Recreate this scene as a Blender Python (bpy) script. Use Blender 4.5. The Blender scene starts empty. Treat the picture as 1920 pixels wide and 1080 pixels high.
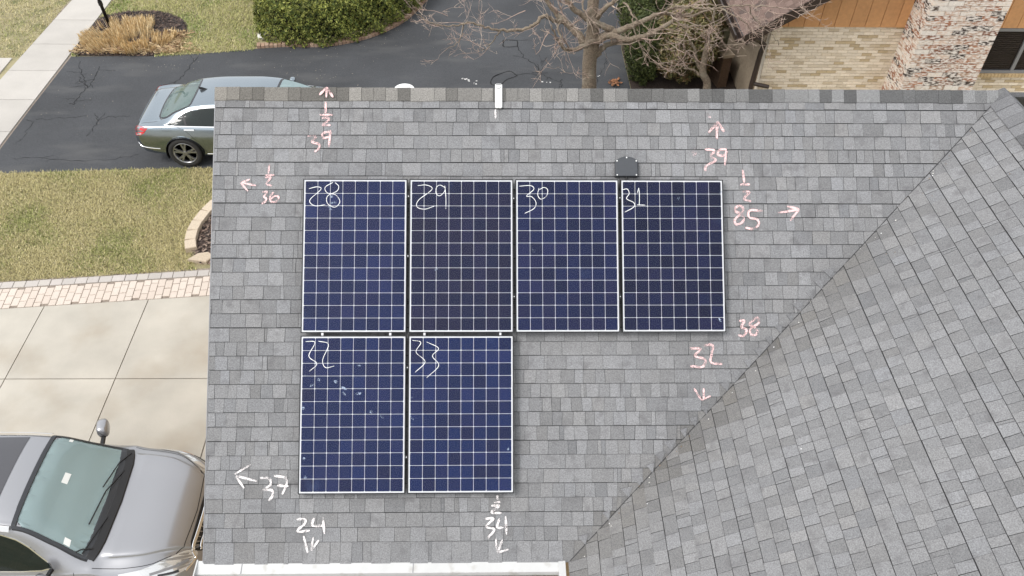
import bpy, math, random
import numpy as np
from mathutils import Vector, Matrix, Euler
from mathutils.geometry import delaunay_2d_cdt
random.seed(11); np.random.seed(11)
R = math.radians
S = bpy.context.scene
COL = S.collection

# ------------------------------------------------------------------ camera, sky, sun, exposure
F_PX = 1547.28
CAM = Vector((1.9515, -6.8416, 10.1704))
cd = bpy.data.cameras.new("camera"); cam = bpy.data.objects.new("camera", cd); COL.objects.link(cam)
cam.location = CAM; cam.rotation_euler = (R(45.484), R(-0.814), R(-0.882))
cd.sensor_width = 36; cd.lens = 36 * F_PX / 1920; cd.clip_start = .1; cd.clip_end = 500
S.camera = cam
SUN_EL, SUN_AZ = 52, 243          # sun azimuth measured clockwise from +Y (north)
w = bpy.data.worlds.new("World"); S.world = w; w.use_nodes = True
nt = w.node_tree; bg = nt.nodes["Background"]
sky = nt.nodes.new("ShaderNodeTexSky"); sky.sky_type = 'NISHITA'; sky.sun_disc = False
sky.sun_elevation = R(SUN_EL); sky.sun_rotation = R(SUN_AZ); sky.dust_density = 4; sky.air_density = 1.0; sky.ozone_density = 1.0
hs = nt.nodes.new("ShaderNodeHueSaturation"); hs.inputs['Saturation'].default_value = .22
nt.links.new(sky.outputs[0], hs.inputs['Color']); cl = nt.nodes.new("ShaderNodeMix"); cl.data_type = 'RGBA'; cl.inputs['Factor'].default_value = .6; cl.inputs['B'].default_value = (5.6, 5.75, 5.95, 1)   # even cloud cover over the sky
nt.links.new(hs.outputs[0], cl.inputs['A']); nt.links.new(cl.outputs['Result'], bg.inputs[0])
bg.inputs[1].default_value = 0.15
sd = bpy.data.lights.new("sun", 'SUN'); sun = bpy.data.objects.new("sun", sd); COL.objects.link(sun)
sd.energy = 0.85; sd.angle = R(16); sd.color = (1, .965, .92)
_d = Vector((math.sin(R(SUN_AZ)) * math.cos(R(SUN_EL)), math.cos(R(SUN_AZ)) * math.cos(R(SUN_EL)), math.sin(R(SUN_EL))))
sun.rotation_euler = _d.to_track_quat('Z', 'Y').to_euler(); sun.location = (0, 0, 30)
S.view_settings.view_transform = 'Standard'; S.view_settings.look = 'None'
S.view_settings.exposure = 0.85; S.view_settings.gamma = 1; S.view_settings.use_curve_mapping = False

# ------------------------------------------------------------------ surveying helpers
CM = cam.rotation_euler.to_matrix()
def ray(x, y): return CM @ Vector(((x - 960) / F_PX, -(y - 540) / F_PX, -1))
def G(x, y, z=0.):                      # point of the level plane z seen at a photo position
    d = ray(x, y); return CAM + d * ((z - CAM.z) / d.z)
def PY(x, y, Y):                        # point of the upright plane at distance Y
    d = ray(x, y); return CAM + d * ((Y - CAM.y) / d.y)
def proj(p):
    q = CM.transposed() @ (Vector(p) - CAM); return (960 + F_PX * q.x / -q.z, 540 - F_PX * q.y / -q.z)
AL = R(41.047); CA, SA = math.cos(AL), math.sin(AL)
NR = Vector((0, -SA, CA)); PO = Vector((0, 0, 5))
def RP(u, v, h=0.): return Vector((u, -v * CA, 5 - v * SA)) + NR * (h - .10)       # main roof: u along ridge, v down the slope, h above the deck
def UR(x, y, h=.012):
    d = ray(x, y); o = PO + NR * (h - .10); t = (o - CAM).dot(NR) / d.dot(NR); X = CAM + d * t
    return X.x, -(X.y * CA + (X.z - 5) * SA)

# ------------------------------------------------------------------ mesh helpers
class MB:
    def __init__(s): s.v = []; s.f = []; s.c = []; s.uv = None
    def poly(s, pts, col=None):
        n = len(s.v); s.v += [tuple(p) for p in pts]; s.f.append(tuple(range(n, n + len(pts)))); s.c.append(col)
    def prism(s, bot, top, col=None, side=None):
        n = len(s.v); k = len(bot); s.v += [tuple(p) for p in bot] + [tuple(p) for p in top]
        s.f.append(tuple(range(n + k, n + 2 * k))); s.c.append(col)
        s.f.append(tuple(range(n + k - 1, n - 1, -1))); s.c.append(side or col)
        for i in range(k):
            j = (i + 1) % k; s.f.append((n + i, n + j, n + k + j, n + k + i)); s.c.append(side or col)
    def box(s, x0, x1, y0, y1, z0, z1, col=None, T=None, bev=0):
        if bev:
            b = bev
            lo = [(x0, y0), (x1, y0), (x1, y1), (x0, y1)]
            oc = [(x0 + b, y0), (x1 - b, y0), (x1, y0 + b), (x1, y1 - b), (x1 - b, y1), (x0 + b, y1), (x0, y1 - b), (x0, y0 + b)]
            ic = [(x0 + b, y0 + b * .7), (x1 - b, y0 + b * .7), (x1 - b * .7, y0 + b), (x1 - b * .7, y1 - b), (x1 - b, y1 - b * .7), (x0 + b, y1 - b * .7), (x0 + b * .7, y1 - b), (x0 + b * .7, y0 + b)]
            rings = [[(x, y, z0) for x, y in oc], [(x, y, z1 - b) for x, y in oc], [(x, y, z1) for x, y in ic]]
            s.rings(rings, col, T, True, True)
            return
        p = [(x, y, z) for z in (z0, z1) for x, y in ((x0, y0), (x1, y0), (x1, y1), (x0, y1))]
        if T: p = [tuple(T @ Vector(q)) for q in p]
        s.prism(p[:4], p[4:], col)
    def rings(s, rings, col=None, T=None, cap0=False, cap1=False, closed=True):
        n = len(s.v); k = len(rings[0])
        for r in rings:
            for q in r: s.v.append(tuple(T @ Vector(q)) if T else tuple(q))
        for a in range(len(rings) - 1):
            for i in range(k if closed else k - 1):
                j = (i + 1) % k
                s.f.append((n + a * k + i, n + a * k + j, n + (a + 1) * k + j, n + (a + 1) * k + i)); s.c.append(col)
        if cap0: s.f.append(tuple(range(n + k - 1, n - 1, -1))); s.c.append(col)
        if cap1:
            m = n + (len(rings) - 1) * k; s.f.append(tuple(range(m, m + k))); s.c.append(col)
    def tube(s, pts, rad, n=6, col=None, cap=True):
        pts = [Vector(p) for p in pts]; rr = []
        up = Vector((.13, .21, .97))
        for i, p in enumerate(pts):
            t = (pts[min(i + 1, len(pts) - 1)] - pts[max(i - 1, 0)])
            if t.length < 1e-9: t = Vector((0, 0, 1))
            t.normalize(); a = t.cross(up)
            if a.length < .05: a = t.cross(Vector((1, 0, 0)))
            a.normalize(); b = t.cross(a); r = rad[i] if isinstance(rad, (list, tuple)) else rad
            rr.append([p + (a * math.cos(k * 2 * math.pi / n) + b * math.sin(k * 2 * math.pi / n)) * r for k in range(n)])
        s.rings(rr, col, None, cap, cap)
    def build(s, name, mat, parent=None, smooth=False, kind=None, label=None):
        me = bpy.data.meshes.new(name); me.from_pydata(s.v, [], s.f); me.materials.append(mat)
        if any(c is not None for c in s.c):
            at = me.attributes.new("Col", 'FLOAT_COLOR', 'FACE')
            buf = np.ones((len(s.f), 4), np.float32)
            for i, c in enumerate(s.c):
                if c is not None: buf[i, :3] = c
            at.data.foreach_set("color", buf.ravel())
        if smooth: me.polygons.foreach_set("use_smooth", [True] * len(me.polygons))
        me.update()
        o = bpy.data.objects.new(name, me); COL.objects.link(o)
        if parent is not None: attach(o, parent)
        if kind: o['kind'] = kind
        if label: o['label'] = label
        return o
def attach(o, p):
    o.parent = p; o.matrix_parent_inverse = world_of(p).inverted()
def world_of(o):
    m = o.matrix_basis.copy()
    if o.parent is not None: m = world_of(o.parent) @ o.matrix_parent_inverse @ m
    return m
def tag(o, label=None, cat=None, group=None, kind=None):
    if label: o['label'] = label
    if cat: o['category'] = cat
    if group: o['group'] = group
    if kind: o['kind'] = kind
    return o
def thing(name, loc, label, cat, group=None, rz=0):
    o = bpy.data.objects.new(name, None); COL.objects.link(o); o.location = loc; o.rotation_euler = (0, 0, rz); o.empty_display_size = .1
    return tag(o, label, cat, group)
def quads(name, P, mat, cols, parent=None, kind=None, nv=4):
    """P: (n,nv,3) array of loose polygons with one colour each"""
    n = len(P); me = bpy.data.meshes.new(name)
    me.vertices.add(n * nv); me.vertices.foreach_set("co", P.reshape(-1).astype(np.float32))
    me.loops.add(n * nv); me.loops.foreach_set("vertex_index", np.arange(n * nv, dtype=np.int32))
    me.polygons.add(n); me.polygons.foreach_set("loop_start", np.arange(0, n * nv, nv, dtype=np.int32))
    me.update(calc_edges=True); me.materials.append(mat)
    at = me.attributes.new("Col", 'FLOAT_COLOR', 'FACE'); b = np.ones((n, 4), np.float32); b[:, :3] = cols; at.data.foreach_set("color", b.ravel())
    me.validate()
    o = bpy.data.objects.new(name, me); COL.objects.link(o)
    if parent is not None: attach(o, parent)
    if kind: o['kind'] = kind
    return o
def catmull(pts, n=6):
    P = [np.array(p, float) for p in pts]
    if len(P) < 3: return [P[0] + (P[1] - P[0]) * t for t in np.linspace(0, 1, n + 1)]
    P = [2 * P[0] - P[1]] + P + [2 * P[-1] - P[-2]]; out = []
    for i in range(1, len(P) - 2):
        for k in range(n):
            t = k / n; a, b, c, d = P[i - 1:i + 3]
            out.append(.5 * (2 * b + (c - a) * t + (2 * a - 5 * b + 4 * c - d) * t * t + (3 * b - a - 3 * c + d) * t ** 3))
    out.append(P[-2]); return out
def clip(poly, a, b, c):                # keep a*x+b*y<=c
    out = []
    for i, p in enumerate(poly):
        q = poly[(i + 1) % len(poly)]; dp = a * p[0] + b * p[1] - c; dq = a * q[0] + b * q[1] - c
        if dp <= 0: out.append(p)
        if dp * dq < 0: t = dp / (dp - dq); out.append((p[0] + (q[0] - p[0]) * t, p[1] + (q[1] - p[1]) * t))
    return out
def jit(c, a): k = 1 + random.uniform(-a, a); return tuple(x * k for x in c)

# ------------------------------------------------------------------ materials
def mat(name, col=None, rough=.6, metal=0., spec=.5, attr=False, noise=None, bump=None, coat=0., rand=0., big=None, blot=None, stretch=None):
    """attr: colour from the mesh's Col; noise=(scale,amount) grain; big=(scale,amount) weathering; bump=(scale,strength,dist); blot=(scale,lo,hi,colour) stains"""
    m = bpy.data.materials.new(name); m.use_nodes = True; t = m.node_tree; N = t.nodes; L = t.links
    b = N["Principled BSDF"]; b.inputs['Roughness'].default_value = rough; b.inputs['Metallic'].default_value = metal
    b.inputs['Specular IOR Level'].default_value = spec; b.inputs['Coat Weight'].default_value = coat; b.inputs['Coat Roughness'].default_value = .04
    if attr:
        a = N.new("ShaderNodeAttribute"); a.attribute_name = "Col"; c = a.outputs['Color']
    else:
        a = N.new("ShaderNodeRGB"); a.outputs[0].default_value = (*col, 1); c = a.outputs[0]
    tc = N.new("ShaderNodeNewGeometry").outputs['Position']
    def mul(c, fac, lo, hi):
        r = N.new("ShaderNodeMapRange"); r.inputs[1].default_value = .25; r.inputs[2].default_value = .75; r.inputs[3].default_value = lo; r.inputs[4].default_value = hi
        L.new(fac, r.inputs[0]); x = N.new("ShaderNodeVectorMath"); x.operation = 'SCALE'; L.new(c, x.inputs[0]); L.new(r.outputs[0], x.inputs['Scale']); return x.outputs[0]
    def tex(scale, det=3, st=None):
        n = N.new("ShaderNodeTexNoise"); n.inputs['Scale'].default_value = scale; n.inputs['Detail'].default_value = det; v = tc
        if st: k = N.new("ShaderNodeVectorMath"); k.operation = 'MULTIPLY'; k.inputs[1].default_value = st; L.new(tc, k.inputs[0]); v = k.outputs[0]
        L.new(v, n.inputs['Vector']); return n.outputs[0]
    if rand:
        oi = N.new("ShaderNodeObjectInfo"); r = N.new("ShaderNodeMapRange"); r.inputs[3].default_value = 1 - rand; r.inputs[4].default_value = 1 + rand
        L.new(oi.outputs['Random'], r.inputs[0]); x = N.new("ShaderNodeVectorMath"); x.operation = 'SCALE'; L.new(c, x.inputs[0]); L.new(r.outputs[0], x.inputs['Scale']); c = x.outputs[0]
    if noise: c = mul(c, tex(noise[0], 2), 1 - noise[1], 1 + noise[1])
    if big: c = mul(c, tex(big[0], 5), 1 - big[1], 1 + big[1])
    if blot:
        r = N.new("ShaderNodeMapRange"); r.inputs[1].default_value = blot[1]; r.inputs[2].default_value = blot[2]; L.new(tex(blot[0], 6, stretch), r.inputs[0])
        x = N.new("ShaderNodeMix"); x.data_type = 'RGBA'; L.new(r.outputs[0], x.inputs['Factor']); L.new(c, x.inputs['A']); x.inputs['B'].default_value = (*blot[3], 1); c = x.outputs['Result']
    L.new(c, b.inputs['Base Color'])
    if bump:
        u = N.new("ShaderNodeBump"); u.inputs['Strength'].default_value = bump[1]; u.inputs['Distance'].default_value = bump[2]; L.new(tex(bump[0], 3), u.inputs['Height']); L.new(u.outputs[0], b.inputs['Normal'])
    return m
def glass_mat(name, tint, haze, hz, rough=.03, ior=1.5):
    """tinted pane: clear share, painted haze share and mirror share by angle"""
    m = bpy.data.materials.new(name); m.use_nodes = True; t = m.node_tree; N = t.nodes; L = t.links; N.clear()
    o = N.new("ShaderNodeOutputMaterial"); tr = N.new("ShaderNodeBsdfTransparent"); tr.inputs[0].default_value = (*tint, 1)
    df = N.new("ShaderNodeBsdfDiffuse"); df.inputs[0].default_value = (*haze, 1)
    gl = N.new("ShaderNodeBsdfGlossy"); gl.inputs['Roughness'].default_value = rough
    a = N.new("ShaderNodeMixShader"); a.inputs[0].default_value = hz; L.new(tr.outputs[0], a.inputs[1]); L.new(df.outputs[0], a.inputs[2])
    fr = N.new("ShaderNodeFresnel"); fr.inputs[0].default_value = ior
    b = N.new("ShaderNodeMixShader"); L.new(fr.outputs[0], b.inputs[0]); L.new(a.outputs[0], b.inputs[1]); L.new(gl.outputs[0], b.inputs[2]); L.new(b.outputs[0], o.inputs[0])
    return m
def chalk_mat(name, col, cover):
    m = bpy.data.materials.new(name); m.use_nodes = True; t = m.node_tree; N = t.nodes; L = t.links
    b = N["Principled BSDF"]; b.inputs['Base Color'].default_value = (*col, 1); b.inputs['Roughness'].default_value = .95; b.inputs['Specular IOR Level'].default_value = .1
    g = N.new("ShaderNodeNewGeometry"); n = N.new("ShaderNodeTexNoise"); n.inputs['Scale'].default_value = 130; n.inputs['Detail'].default_value = 3; L.new(g.outputs['Position'], n.inputs['Vector'])
    n2 = N.new("ShaderNodeTexNoise"); n2.inputs['Scale'].default_value = 14; L.new(g.outputs['Position'], n2.inputs['Vector'])
    ad = N.new("ShaderNodeMath"); ad.operation = 'MULTIPLY_ADD'; L.new(n2.outputs[0], ad.inputs[0]); ad.inputs[1].default_value = .8; L.new(n.outputs[0], ad.inputs[2])
    r = N.new("ShaderNodeMapRange"); r.inputs[1].default_value = 1.15 - cover; r.inputs[2].default_value = 1.35 - cover; L.new(ad.outputs[0], r.inputs[0]); L.new(r.outputs[0], b.inputs['Alpha'])
    return m

M = {}
M['shingle'] = mat('asphalt_shingle', attr=True, rough=.88, spec=.35, noise=(95, .33), big=(1.1, .08), bump=(150, .7, .005), blot=(8.5, .55, .85, (.125, .122, .125)))
M['cap'] = mat('ridge_cap', attr=True, rough=.9, spec=.3, noise=(100, .38), bump=(170, .5, .004))
M['deck'] = mat('roof_felt', (.055, .055, .057), rough=.95, spec=.1)
M['white_metal'] = mat('white_aluminium', (.52, .52, .51), rough=.4, noise=(9, .05), blot=(7, .58, .80, (.34, .32, .28)))
M['white_plastic'] = mat('white_plastic', (.8, .8, .78), rough=.45)
M['debris'] = mat('gutter_debris', (.16, .11, .075), rough=.95, noise=(60, .6), bump=(80, 1, .02))
M['frame'] = mat('black_anodised', (.012, .012, .013), rough=.4, metal=.3)
M['backsheet'] = mat('white_backsheet', (.60, .61, .63), rough=.5)
M['cell'] = mat('silicon_cell', attr=True, rough=.35, spec=.15, blot=(3.5, .66, .9, (.03, .05, .12)))
M['pglass'] = glass_mat('solar_glass', (1, 1, 1), (.6, .65, .7), .002, .06, 1.13)
M['marker'] = chalk_mat('white_marker', (.85, .86, .86), .55)
M['pink'] = chalk_mat('pink_chalk', (.86, .58, .57), .39)
M['whitechalk'] = chalk_mat('white_chalk', (.82, .77, .76), .42)
M['smudge'] = chalk_mat('dry_droplet_smudge', (.35, .42, .55), .30)
M['faint'] = chalk_mat('faint_chalk', (.80, .60, .60), .22)
M['grey_plastic'] = mat('grey_plastic', (.05, .054, .061), rough=.5, noise=(30, .06))
M['black_plastic'] = mat('black_plastic', (.015, .015, .016), rough=.5)
M['steel'] = mat('steel', (.62, .62, .62), rough=.3, metal=.8)
M['asphalt'] = mat('sealed_asphalt', (.050, .052, .056), rough=.8, spec=.45, noise=(60, .34), big=(.45, .34), bump=(120, .5, .006), blot=(1.1, .54, .78, (.082, .082, .082)), stretch=(.5, 1.6, 1))
M['crack'] = mat('crack_filler', (.010, .010, .011), rough=.9)
M['patch'] = mat('asphalt_patch', (.058, .059, .061), rough=.85, noise=(80, .3), bump=(120, .5, .006))
M['concrete'] = mat('concrete', attr=True, rough=.9, spec=.25, noise=(130, .06), big=(1.2, .15), bump=(180, .3, .003), blot=(.9, .50, .85, (.33, .28, .215)))
M['walk'] = mat('sidewalk_concrete', attr=True, rough=.9, spec=.25, noise=(120, .08), big=(1.5, .08), bump=(150, .3, .003))
M['paver'] = mat('paver', attr=True, rough=.9, spec=.2, noise=(90, .12), bump=(120, .4, .004))
M['joint'] = mat('joint_sand', (.24, .20, .165), rough=.95, noise=(70, .4))
M['stone'] = mat('tan_stone', attr=True, rough=.9, noise=(40, .14), bump=(60, .6, .008))
M['soil'] = mat('lawn_soil', (.28, .245, .14), rough=.95, noise=(38, .35), big=(.7, .25), blot=(2.2, .5, .75, (.10, .115, .04)))
M['mulch'] = mat('mulch', (.065, .045, .036), rough=.95, noise=(45, .55), bump=(60, 1, .03))
M['chip'] = mat('mulch_chips', attr=True, rough=.95)
M['grass'] = mat('grass_blades', attr=True, rough=.75, spec=.2)
M['leaf'] = mat('foliage', attr=True, rough=.6, spec=.25)
M['bark'] = mat('bark', (.215, .17, .125), rough=.92, noise=(28, .35), bump=(34, 1, .03), blot=(5, .52, .75, (.28, .25, .19)))
M['twig'] = mat('twigs', attr=True, rough=.85)
M['black_paint'] = mat('black_paint', (.008, .008, .009), rough=.4)
M['brick'] = mat('brick', attr=True, rough=.9, spec=.2, noise=(45, .10), bump=(90, .5, .004))
M['oldbrick'] = mat('whitewashed_brick', attr=True, rough=.92, spec=.15, noise=(30, .2), bump=(55, .7, .006), blot=(11, .44, .56, (.72, .66, .60)), stretch=(1, 1, 3.2))
M['mortar'] = mat('mortar', (.74, .66, .54), rough=.95, noise=(80, .12))
M['mortar2'] = mat('pale_mortar', (.50, .42, .34), rough=.95, noise=(60, .2))
M['siding'] = mat('stained_wood_siding', (.60, .31, .135), rough=.65, rand=.07, noise=(14, .08), big=(2.2, .09), bump=(60, .25, .003))
M['brown_metal'] = mat('brown_metal', (.035, .023, .018), rough=.45)
M['stucco'] = mat('tan_stucco', (.34, .275, .20), rough=.92, noise=(20, .12), big=(1.6, .2), bump=(70, .5, .006))
M['brown_wall'] = mat('brown_block', (.13, .082, .052), rough=.9, noise=(24, .25), bump=(50, .6, .01))
M['nroof'] = mat('red_brown_shingle', attr=True, rough=.9, noise=(60, .25), bump=(90, .5, .005))
M['dark'] = mat('dark_interior', (.01, .01, .01), rough=.9)
M['blind'] = mat('brown_blind', (.085, .063, .052), rough=.7)
M['winglass'] = glass_mat('window_glass', (.8, .8, .8), (.1, .1, .1), .0, .03, 1.12)
M['alu'] = mat('grey_aluminium', (.24, .24, .25), rough=.45, metal=.2)
M['tan_wall'] = mat('tan_brick_wall', (.36, .27, .17), rough=.9, noise=(25, .2))
# cars
M['paint_grey'] = mat('grey_metallic_paint', (.335, .337, .352), rough=.3, metal=.65, coat=.6, noise=(900, .04))
M['paint_blue'] = mat('silver_blue_metallic_paint', (.275, .318, .35), rough=.2, metal=.95, coat=.5, noise=(900, .04))
M['chrome'] = mat('chrome', (.82, .82, .82), rough=.12, metal=1)
M['tyre'] = mat('tyre_rubber', (.022, .021, .020), rough=.85, noise=(30, .15))
M['rim'] = mat('alloy', (.36, .36, .37), rough=.3, metal=.85)
M['trim'] = mat('black_trim', (.012, .012, .013), rough=.45)
M['frit'] = mat('black_frit', (.028, .030, .034), rough=.25)
M['redlamp'] = mat('red_lens', (.55, .012, .015), rough=.12, coat=.6)
M['lens'] = mat('headlight_lens', (.66, .67, .67), rough=.10, metal=.5, coat=.8)
M['orange'] = mat('orange_reflector', (.65, .22, .06), rough=.25)
M['ws'] = glass_mat('windscreen_green', (.82, .92, .92), (.56, .74, .75), .42)  # pale diffuse share paints sky reflection into the windshield
M['cg'] = glass_mat('car_glass_dark', (.16, .20, .19), (.03, .05, .045), .25)
M['rw'] = glass_mat('rear_window_green', (.5, .62, .58), (.30, .42, .40), .25)
M['sunroof'] = mat('sunroof_glass', (.055, .055, .062), rough=.12, coat=.5)
M['cabin'] = mat('cabin_trim', (.085, .085, .085), rough=.85, noise=(40, .1))
M['dash'] = mat('dashboard', (.24, .245, .245), rough=.8)
M['paper'] = mat('paper_sticker', (.8, .82, .8), rough=.6)

# ================================================================== THE SETTING
def sheet(name, pts, z, m):
    b = MB(); b.poly([(p[0], p[1], z) for p in pts]); return tag(b.build(name, m), kind='structure')
sheet('lawn', [(-70, -60), (70, -60), (70, 90), (-70, 90)], 0, M['soil'])
# black driveway: polygon from the street walk to the neighbour's garage
hedge_edge = [(-3.93, 11.93), (-3.3, 12.02), (-2.4, 12.03), (-1.75, 12.2), (-1.05, 12.62), (-.35, 13.45), (.2, 14.8), (.5, 16.5), (.6, 30)]
drive = [(-8.38, 6.78), (-5.9, 6.93), (-3.6, 7.0), (5.15, 7.05), (5.12, 12), (5.5, 16), (6.0, 30)] + hedge_edge[::-1] + [(-5.0, 11.72), (-6.2, 11.56), (-8.3, 11.5), (-8.36, 9.2)]
asph = sheet('black_driveway', drive, .005, M['asphalt'])
# sidewalk slabs (each slab a piece)
wlk = sheet('sidewalk', [(-9.6, -3), (-8.36, -3), (-8.22, 30), (-9.28, 30)], .003, M['joint'])
random.seed(3)
y = -2.2
def sw(yv): t = (yv - 8) / 7; return -9.62 + .3 * max(0, min(1.2, t)), -8.42 + .12 * max(0, min(1.2, t))
ys = [10.795 + 1.27 * k for k in range(-8, 8)]
for a, c in zip(ys[:-1], ys[1:]):
    b = MB(); l0, r0 = sw(a); l1, r1 = sw(c); g = .007
    q = [(l0, a + g), (r0, a + g), (r1, c - g), (l1, c - g)]
    b.prism([(x, yy, -.02) for x, yy in q], [(x, yy, .028) for x, yy in q], jit((.44, .415, .38), .05)); b.build('slab', M['walk'], wlk)
b = MB(); q = [(-13, 10.45), (-9.66, 10.45), (-9.66, 11.38), (-13, 11.38)]
b.prism([(x, yy, -.02) for x, yy in q], [(x, yy, .026) for x, yy in q], (.47, .44, .40)); b.build('slab', M['walk'], wlk)
# concrete driveway
con = sheet('concrete_driveway', [(-12, -6), (-.9, -6), (-.9, 3.42), (-3, 3.31), (-6.5, 2.99), (-12, 2.5)], .003, M['joint'])
xs = [-12, -9.1, -7.4, -5.69, -3.985, -2.29, -.9]; yy_ = [-6, -3.7, -2.0, -.25, 1.46, 9]
def ptop(x): return 2.985 + (x + 6.42) * .0915
for i in range(len(xs) - 1):
    for j in range(len(yy_) - 1):
        x0, x1, y0, y1 = xs[i] + .008, xs[i + 1] - .008, yy_[j] + .008, yy_[j + 1] - .008
        q = [(x0, y0), (x1, y0), (x1, min(y1, ptop(x1) - .01)), (x0, min(y1, ptop(x0) - .01))]
        b = MB(); b.prism([(x, yv, -.02) for x, yv in q], [(x, yv, .022) for x, yv in q], jit((.44, .41, .355), .05)); b.build('slab', M['concrete'], con)
# paver strip: grey border row and pink brick pavers
pav = sheet('paver_strip', [(-9.0, ptop(-9) - .0), (-2.0, ptop(-2)), (-2.0, ptop(-2) + .72), (-9, ptop(-9) + .72)], .006, M['joint'])
ang = math.atan(.0915)
def PV(s, t, z): return (-9 + s * math.cos(ang) - t * math.sin(ang), ptop(-9) + s * math.sin(ang) + t * math.cos(ang), z)
def paver(s0, s1, t0, t1, col, z=.024):
    b = MB(); g = .0045; zz = z + random.uniform(-.003, .003)
    q = [(s0 + g, t0 + g), (s1 - g, t0 + g), (s1 - g, t1 - g), (s0 + g, t1 - g)]
    e = .006; q2 = [(s0 + g + e, t0 + g + e), (s1 - g - e, t0 + g + e), (s1 - g - e, t1 - g - e), (s0 + g + e, t1 - g - e)]
    b.rings([[PV(*p, -.01) for p in q], [PV(*p, zz - .004) for p in q], [PV(*p, zz) for p in q2]], col, None, False, True)
    b.build('paver', M['paver'], pav)
random.seed(5)
s = 2.0
while s < 6.9:
    wd = random.choice((.20, .20, .22)); paver(s, s + wd, .505, .665, jit(random.choice([(.45, .415, .385), (.47, .435, .395), (.43, .40, .37)]), .06)); s += wd
s = 2.0; k = 0
while s < 6.9:
    wd = .125; t = -.10 if k % 2 else 0.0
    if k % 4 in (2, 3): t += .05
    while t < .49:
        a, c = max(t, .0), min(t + .2, .49)
        if c - a > .04: paver(s, s + wd, a, c, jit(random.choice([(.56, .485, .42), (.575, .50, .435), (.545, .47, .405), (.565, .495, .43)]), .03))
        t += .2
    s += wd; k += 1
# mulch bed behind the stone edging by the house
mb2 = MB(); pts = [(-3.46, 5.9), (-3.56, 5.3), (-3.58, 4.75), (-3.45, 4.3), (-3.1, 4.1), (-.9, 4.1), (-.9, 7.0), (-2.5, 6.8)]
mb2.poly([(x, yv, .03) for x, yv in pts]); tag(mb2.build('mulch_bed', M['mulch']), kind='structure')
def chips(name, poly_fn, n, bounds, z, label, cols, size=.035):
    P = []; C_ = []
    while len(P) < n:
        x, yv = random.uniform(bounds[0], bounds[1]), random.uniform(bounds[2], bounds[3])
        if not poly_fn(x, yv): continue
        a = random.uniform(0, 6.28); l = random.uniform(.4, 1.3) * size; wd = l * random.uniform(.25, .5)
        d = Vector((math.cos(a), math.sin(a), random.uniform(-.3, .5))) * l; e = Vector((-math.sin(a), math.cos(a), random.uniform(-.4, .4))) * wd
        c = Vector((x, yv, z + random.uniform(.005, .03))); P.append([c - d - e, c + d - e, c + d + e, c - d + e]); C_.append(jit(random.choice(cols), .3))
    o = quads(name, np.array([[tuple(q) for q in p] for p in P]), M['chip'], np.array(C_)); return tag(o, label, 'mulch', kind='stuff')
MC = [(.10, .065, .05), (.06, .042, .036), (.16, .11, .085), (.22, .165, .13), (.045, .033, .03)]
chips('mulch_chips', lambda x, yv: x > -3.58 + .5 * max(0, abs(yv - 5) - .5) and x > -3.56, 1500, (-3.6, -2.6, 4.1, 6.6), .03, 'brown mulch chips inside the curved stone edging', MC)
# curved tan stone edging
edg = thing('stone_edging', (-3.6, 4.9, 0), 'curved edging of tan concrete stones between lawn and mulch', 'edging')
arc = [(-3.30, 6.10), (-3.44, 5.80), (-3.56, 5.50), (-3.635, 5.20), (-3.66, 4.92), (-3.635, 4.66), (-3.56, 4.42)]
for i in range(len(arc) - 1):
    (xa, ya), (xb, yb) = arc[i], arc[i + 1]; t = Vector((xb - xa, yb - ya, 0)); n = Vector((-t.y, t.x, 0)).normalized()
    a, c = Vector((xa, ya, 0)) + t * .025, Vector((xb, yb, 0)) - t * .025; wv = .10
    b = MB(); base = [a - n * wv, c - n * wv, c + n * wv, a + n * wv]
    def lift(f, z): m_ = sum((Vector(p) for p in base), Vector()) / 4; return [m_ + (Vector(p) - m_) * f + Vector((0, 0, z)) for p in base]
    b.rings([lift(1, -.01), lift(1, .11), lift(.95, .125 + random.uniform(-.006, .006))], jit((.52, .435, .33), .06), None, False, True)
    b.build('stone', M['stone'], edg)
b = MB(); c0 = Vector((-3.33, 4.24, 0)); t = Vector((.33, -.06, 0)); n = Vector((.05, .11, 0)); base = [c0 - t * .55 - n, c0 + t * .5 - n * 1.0, c0 + t * .6 + n * .4, c0 + t * .1 + n * 1.2, c0 - t * .35 + n * .6]
b.rings([[p + Vector((0, 0, -.01)) for p in base], [p + Vector((0, 0, .07)) for p in base], [c0 + (p - c0) * .94 + Vector((0, 0, .08)) for p in base]], (.46, .38, .285), None, False, True); b.build('stone', M['stone'], edg)

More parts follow.
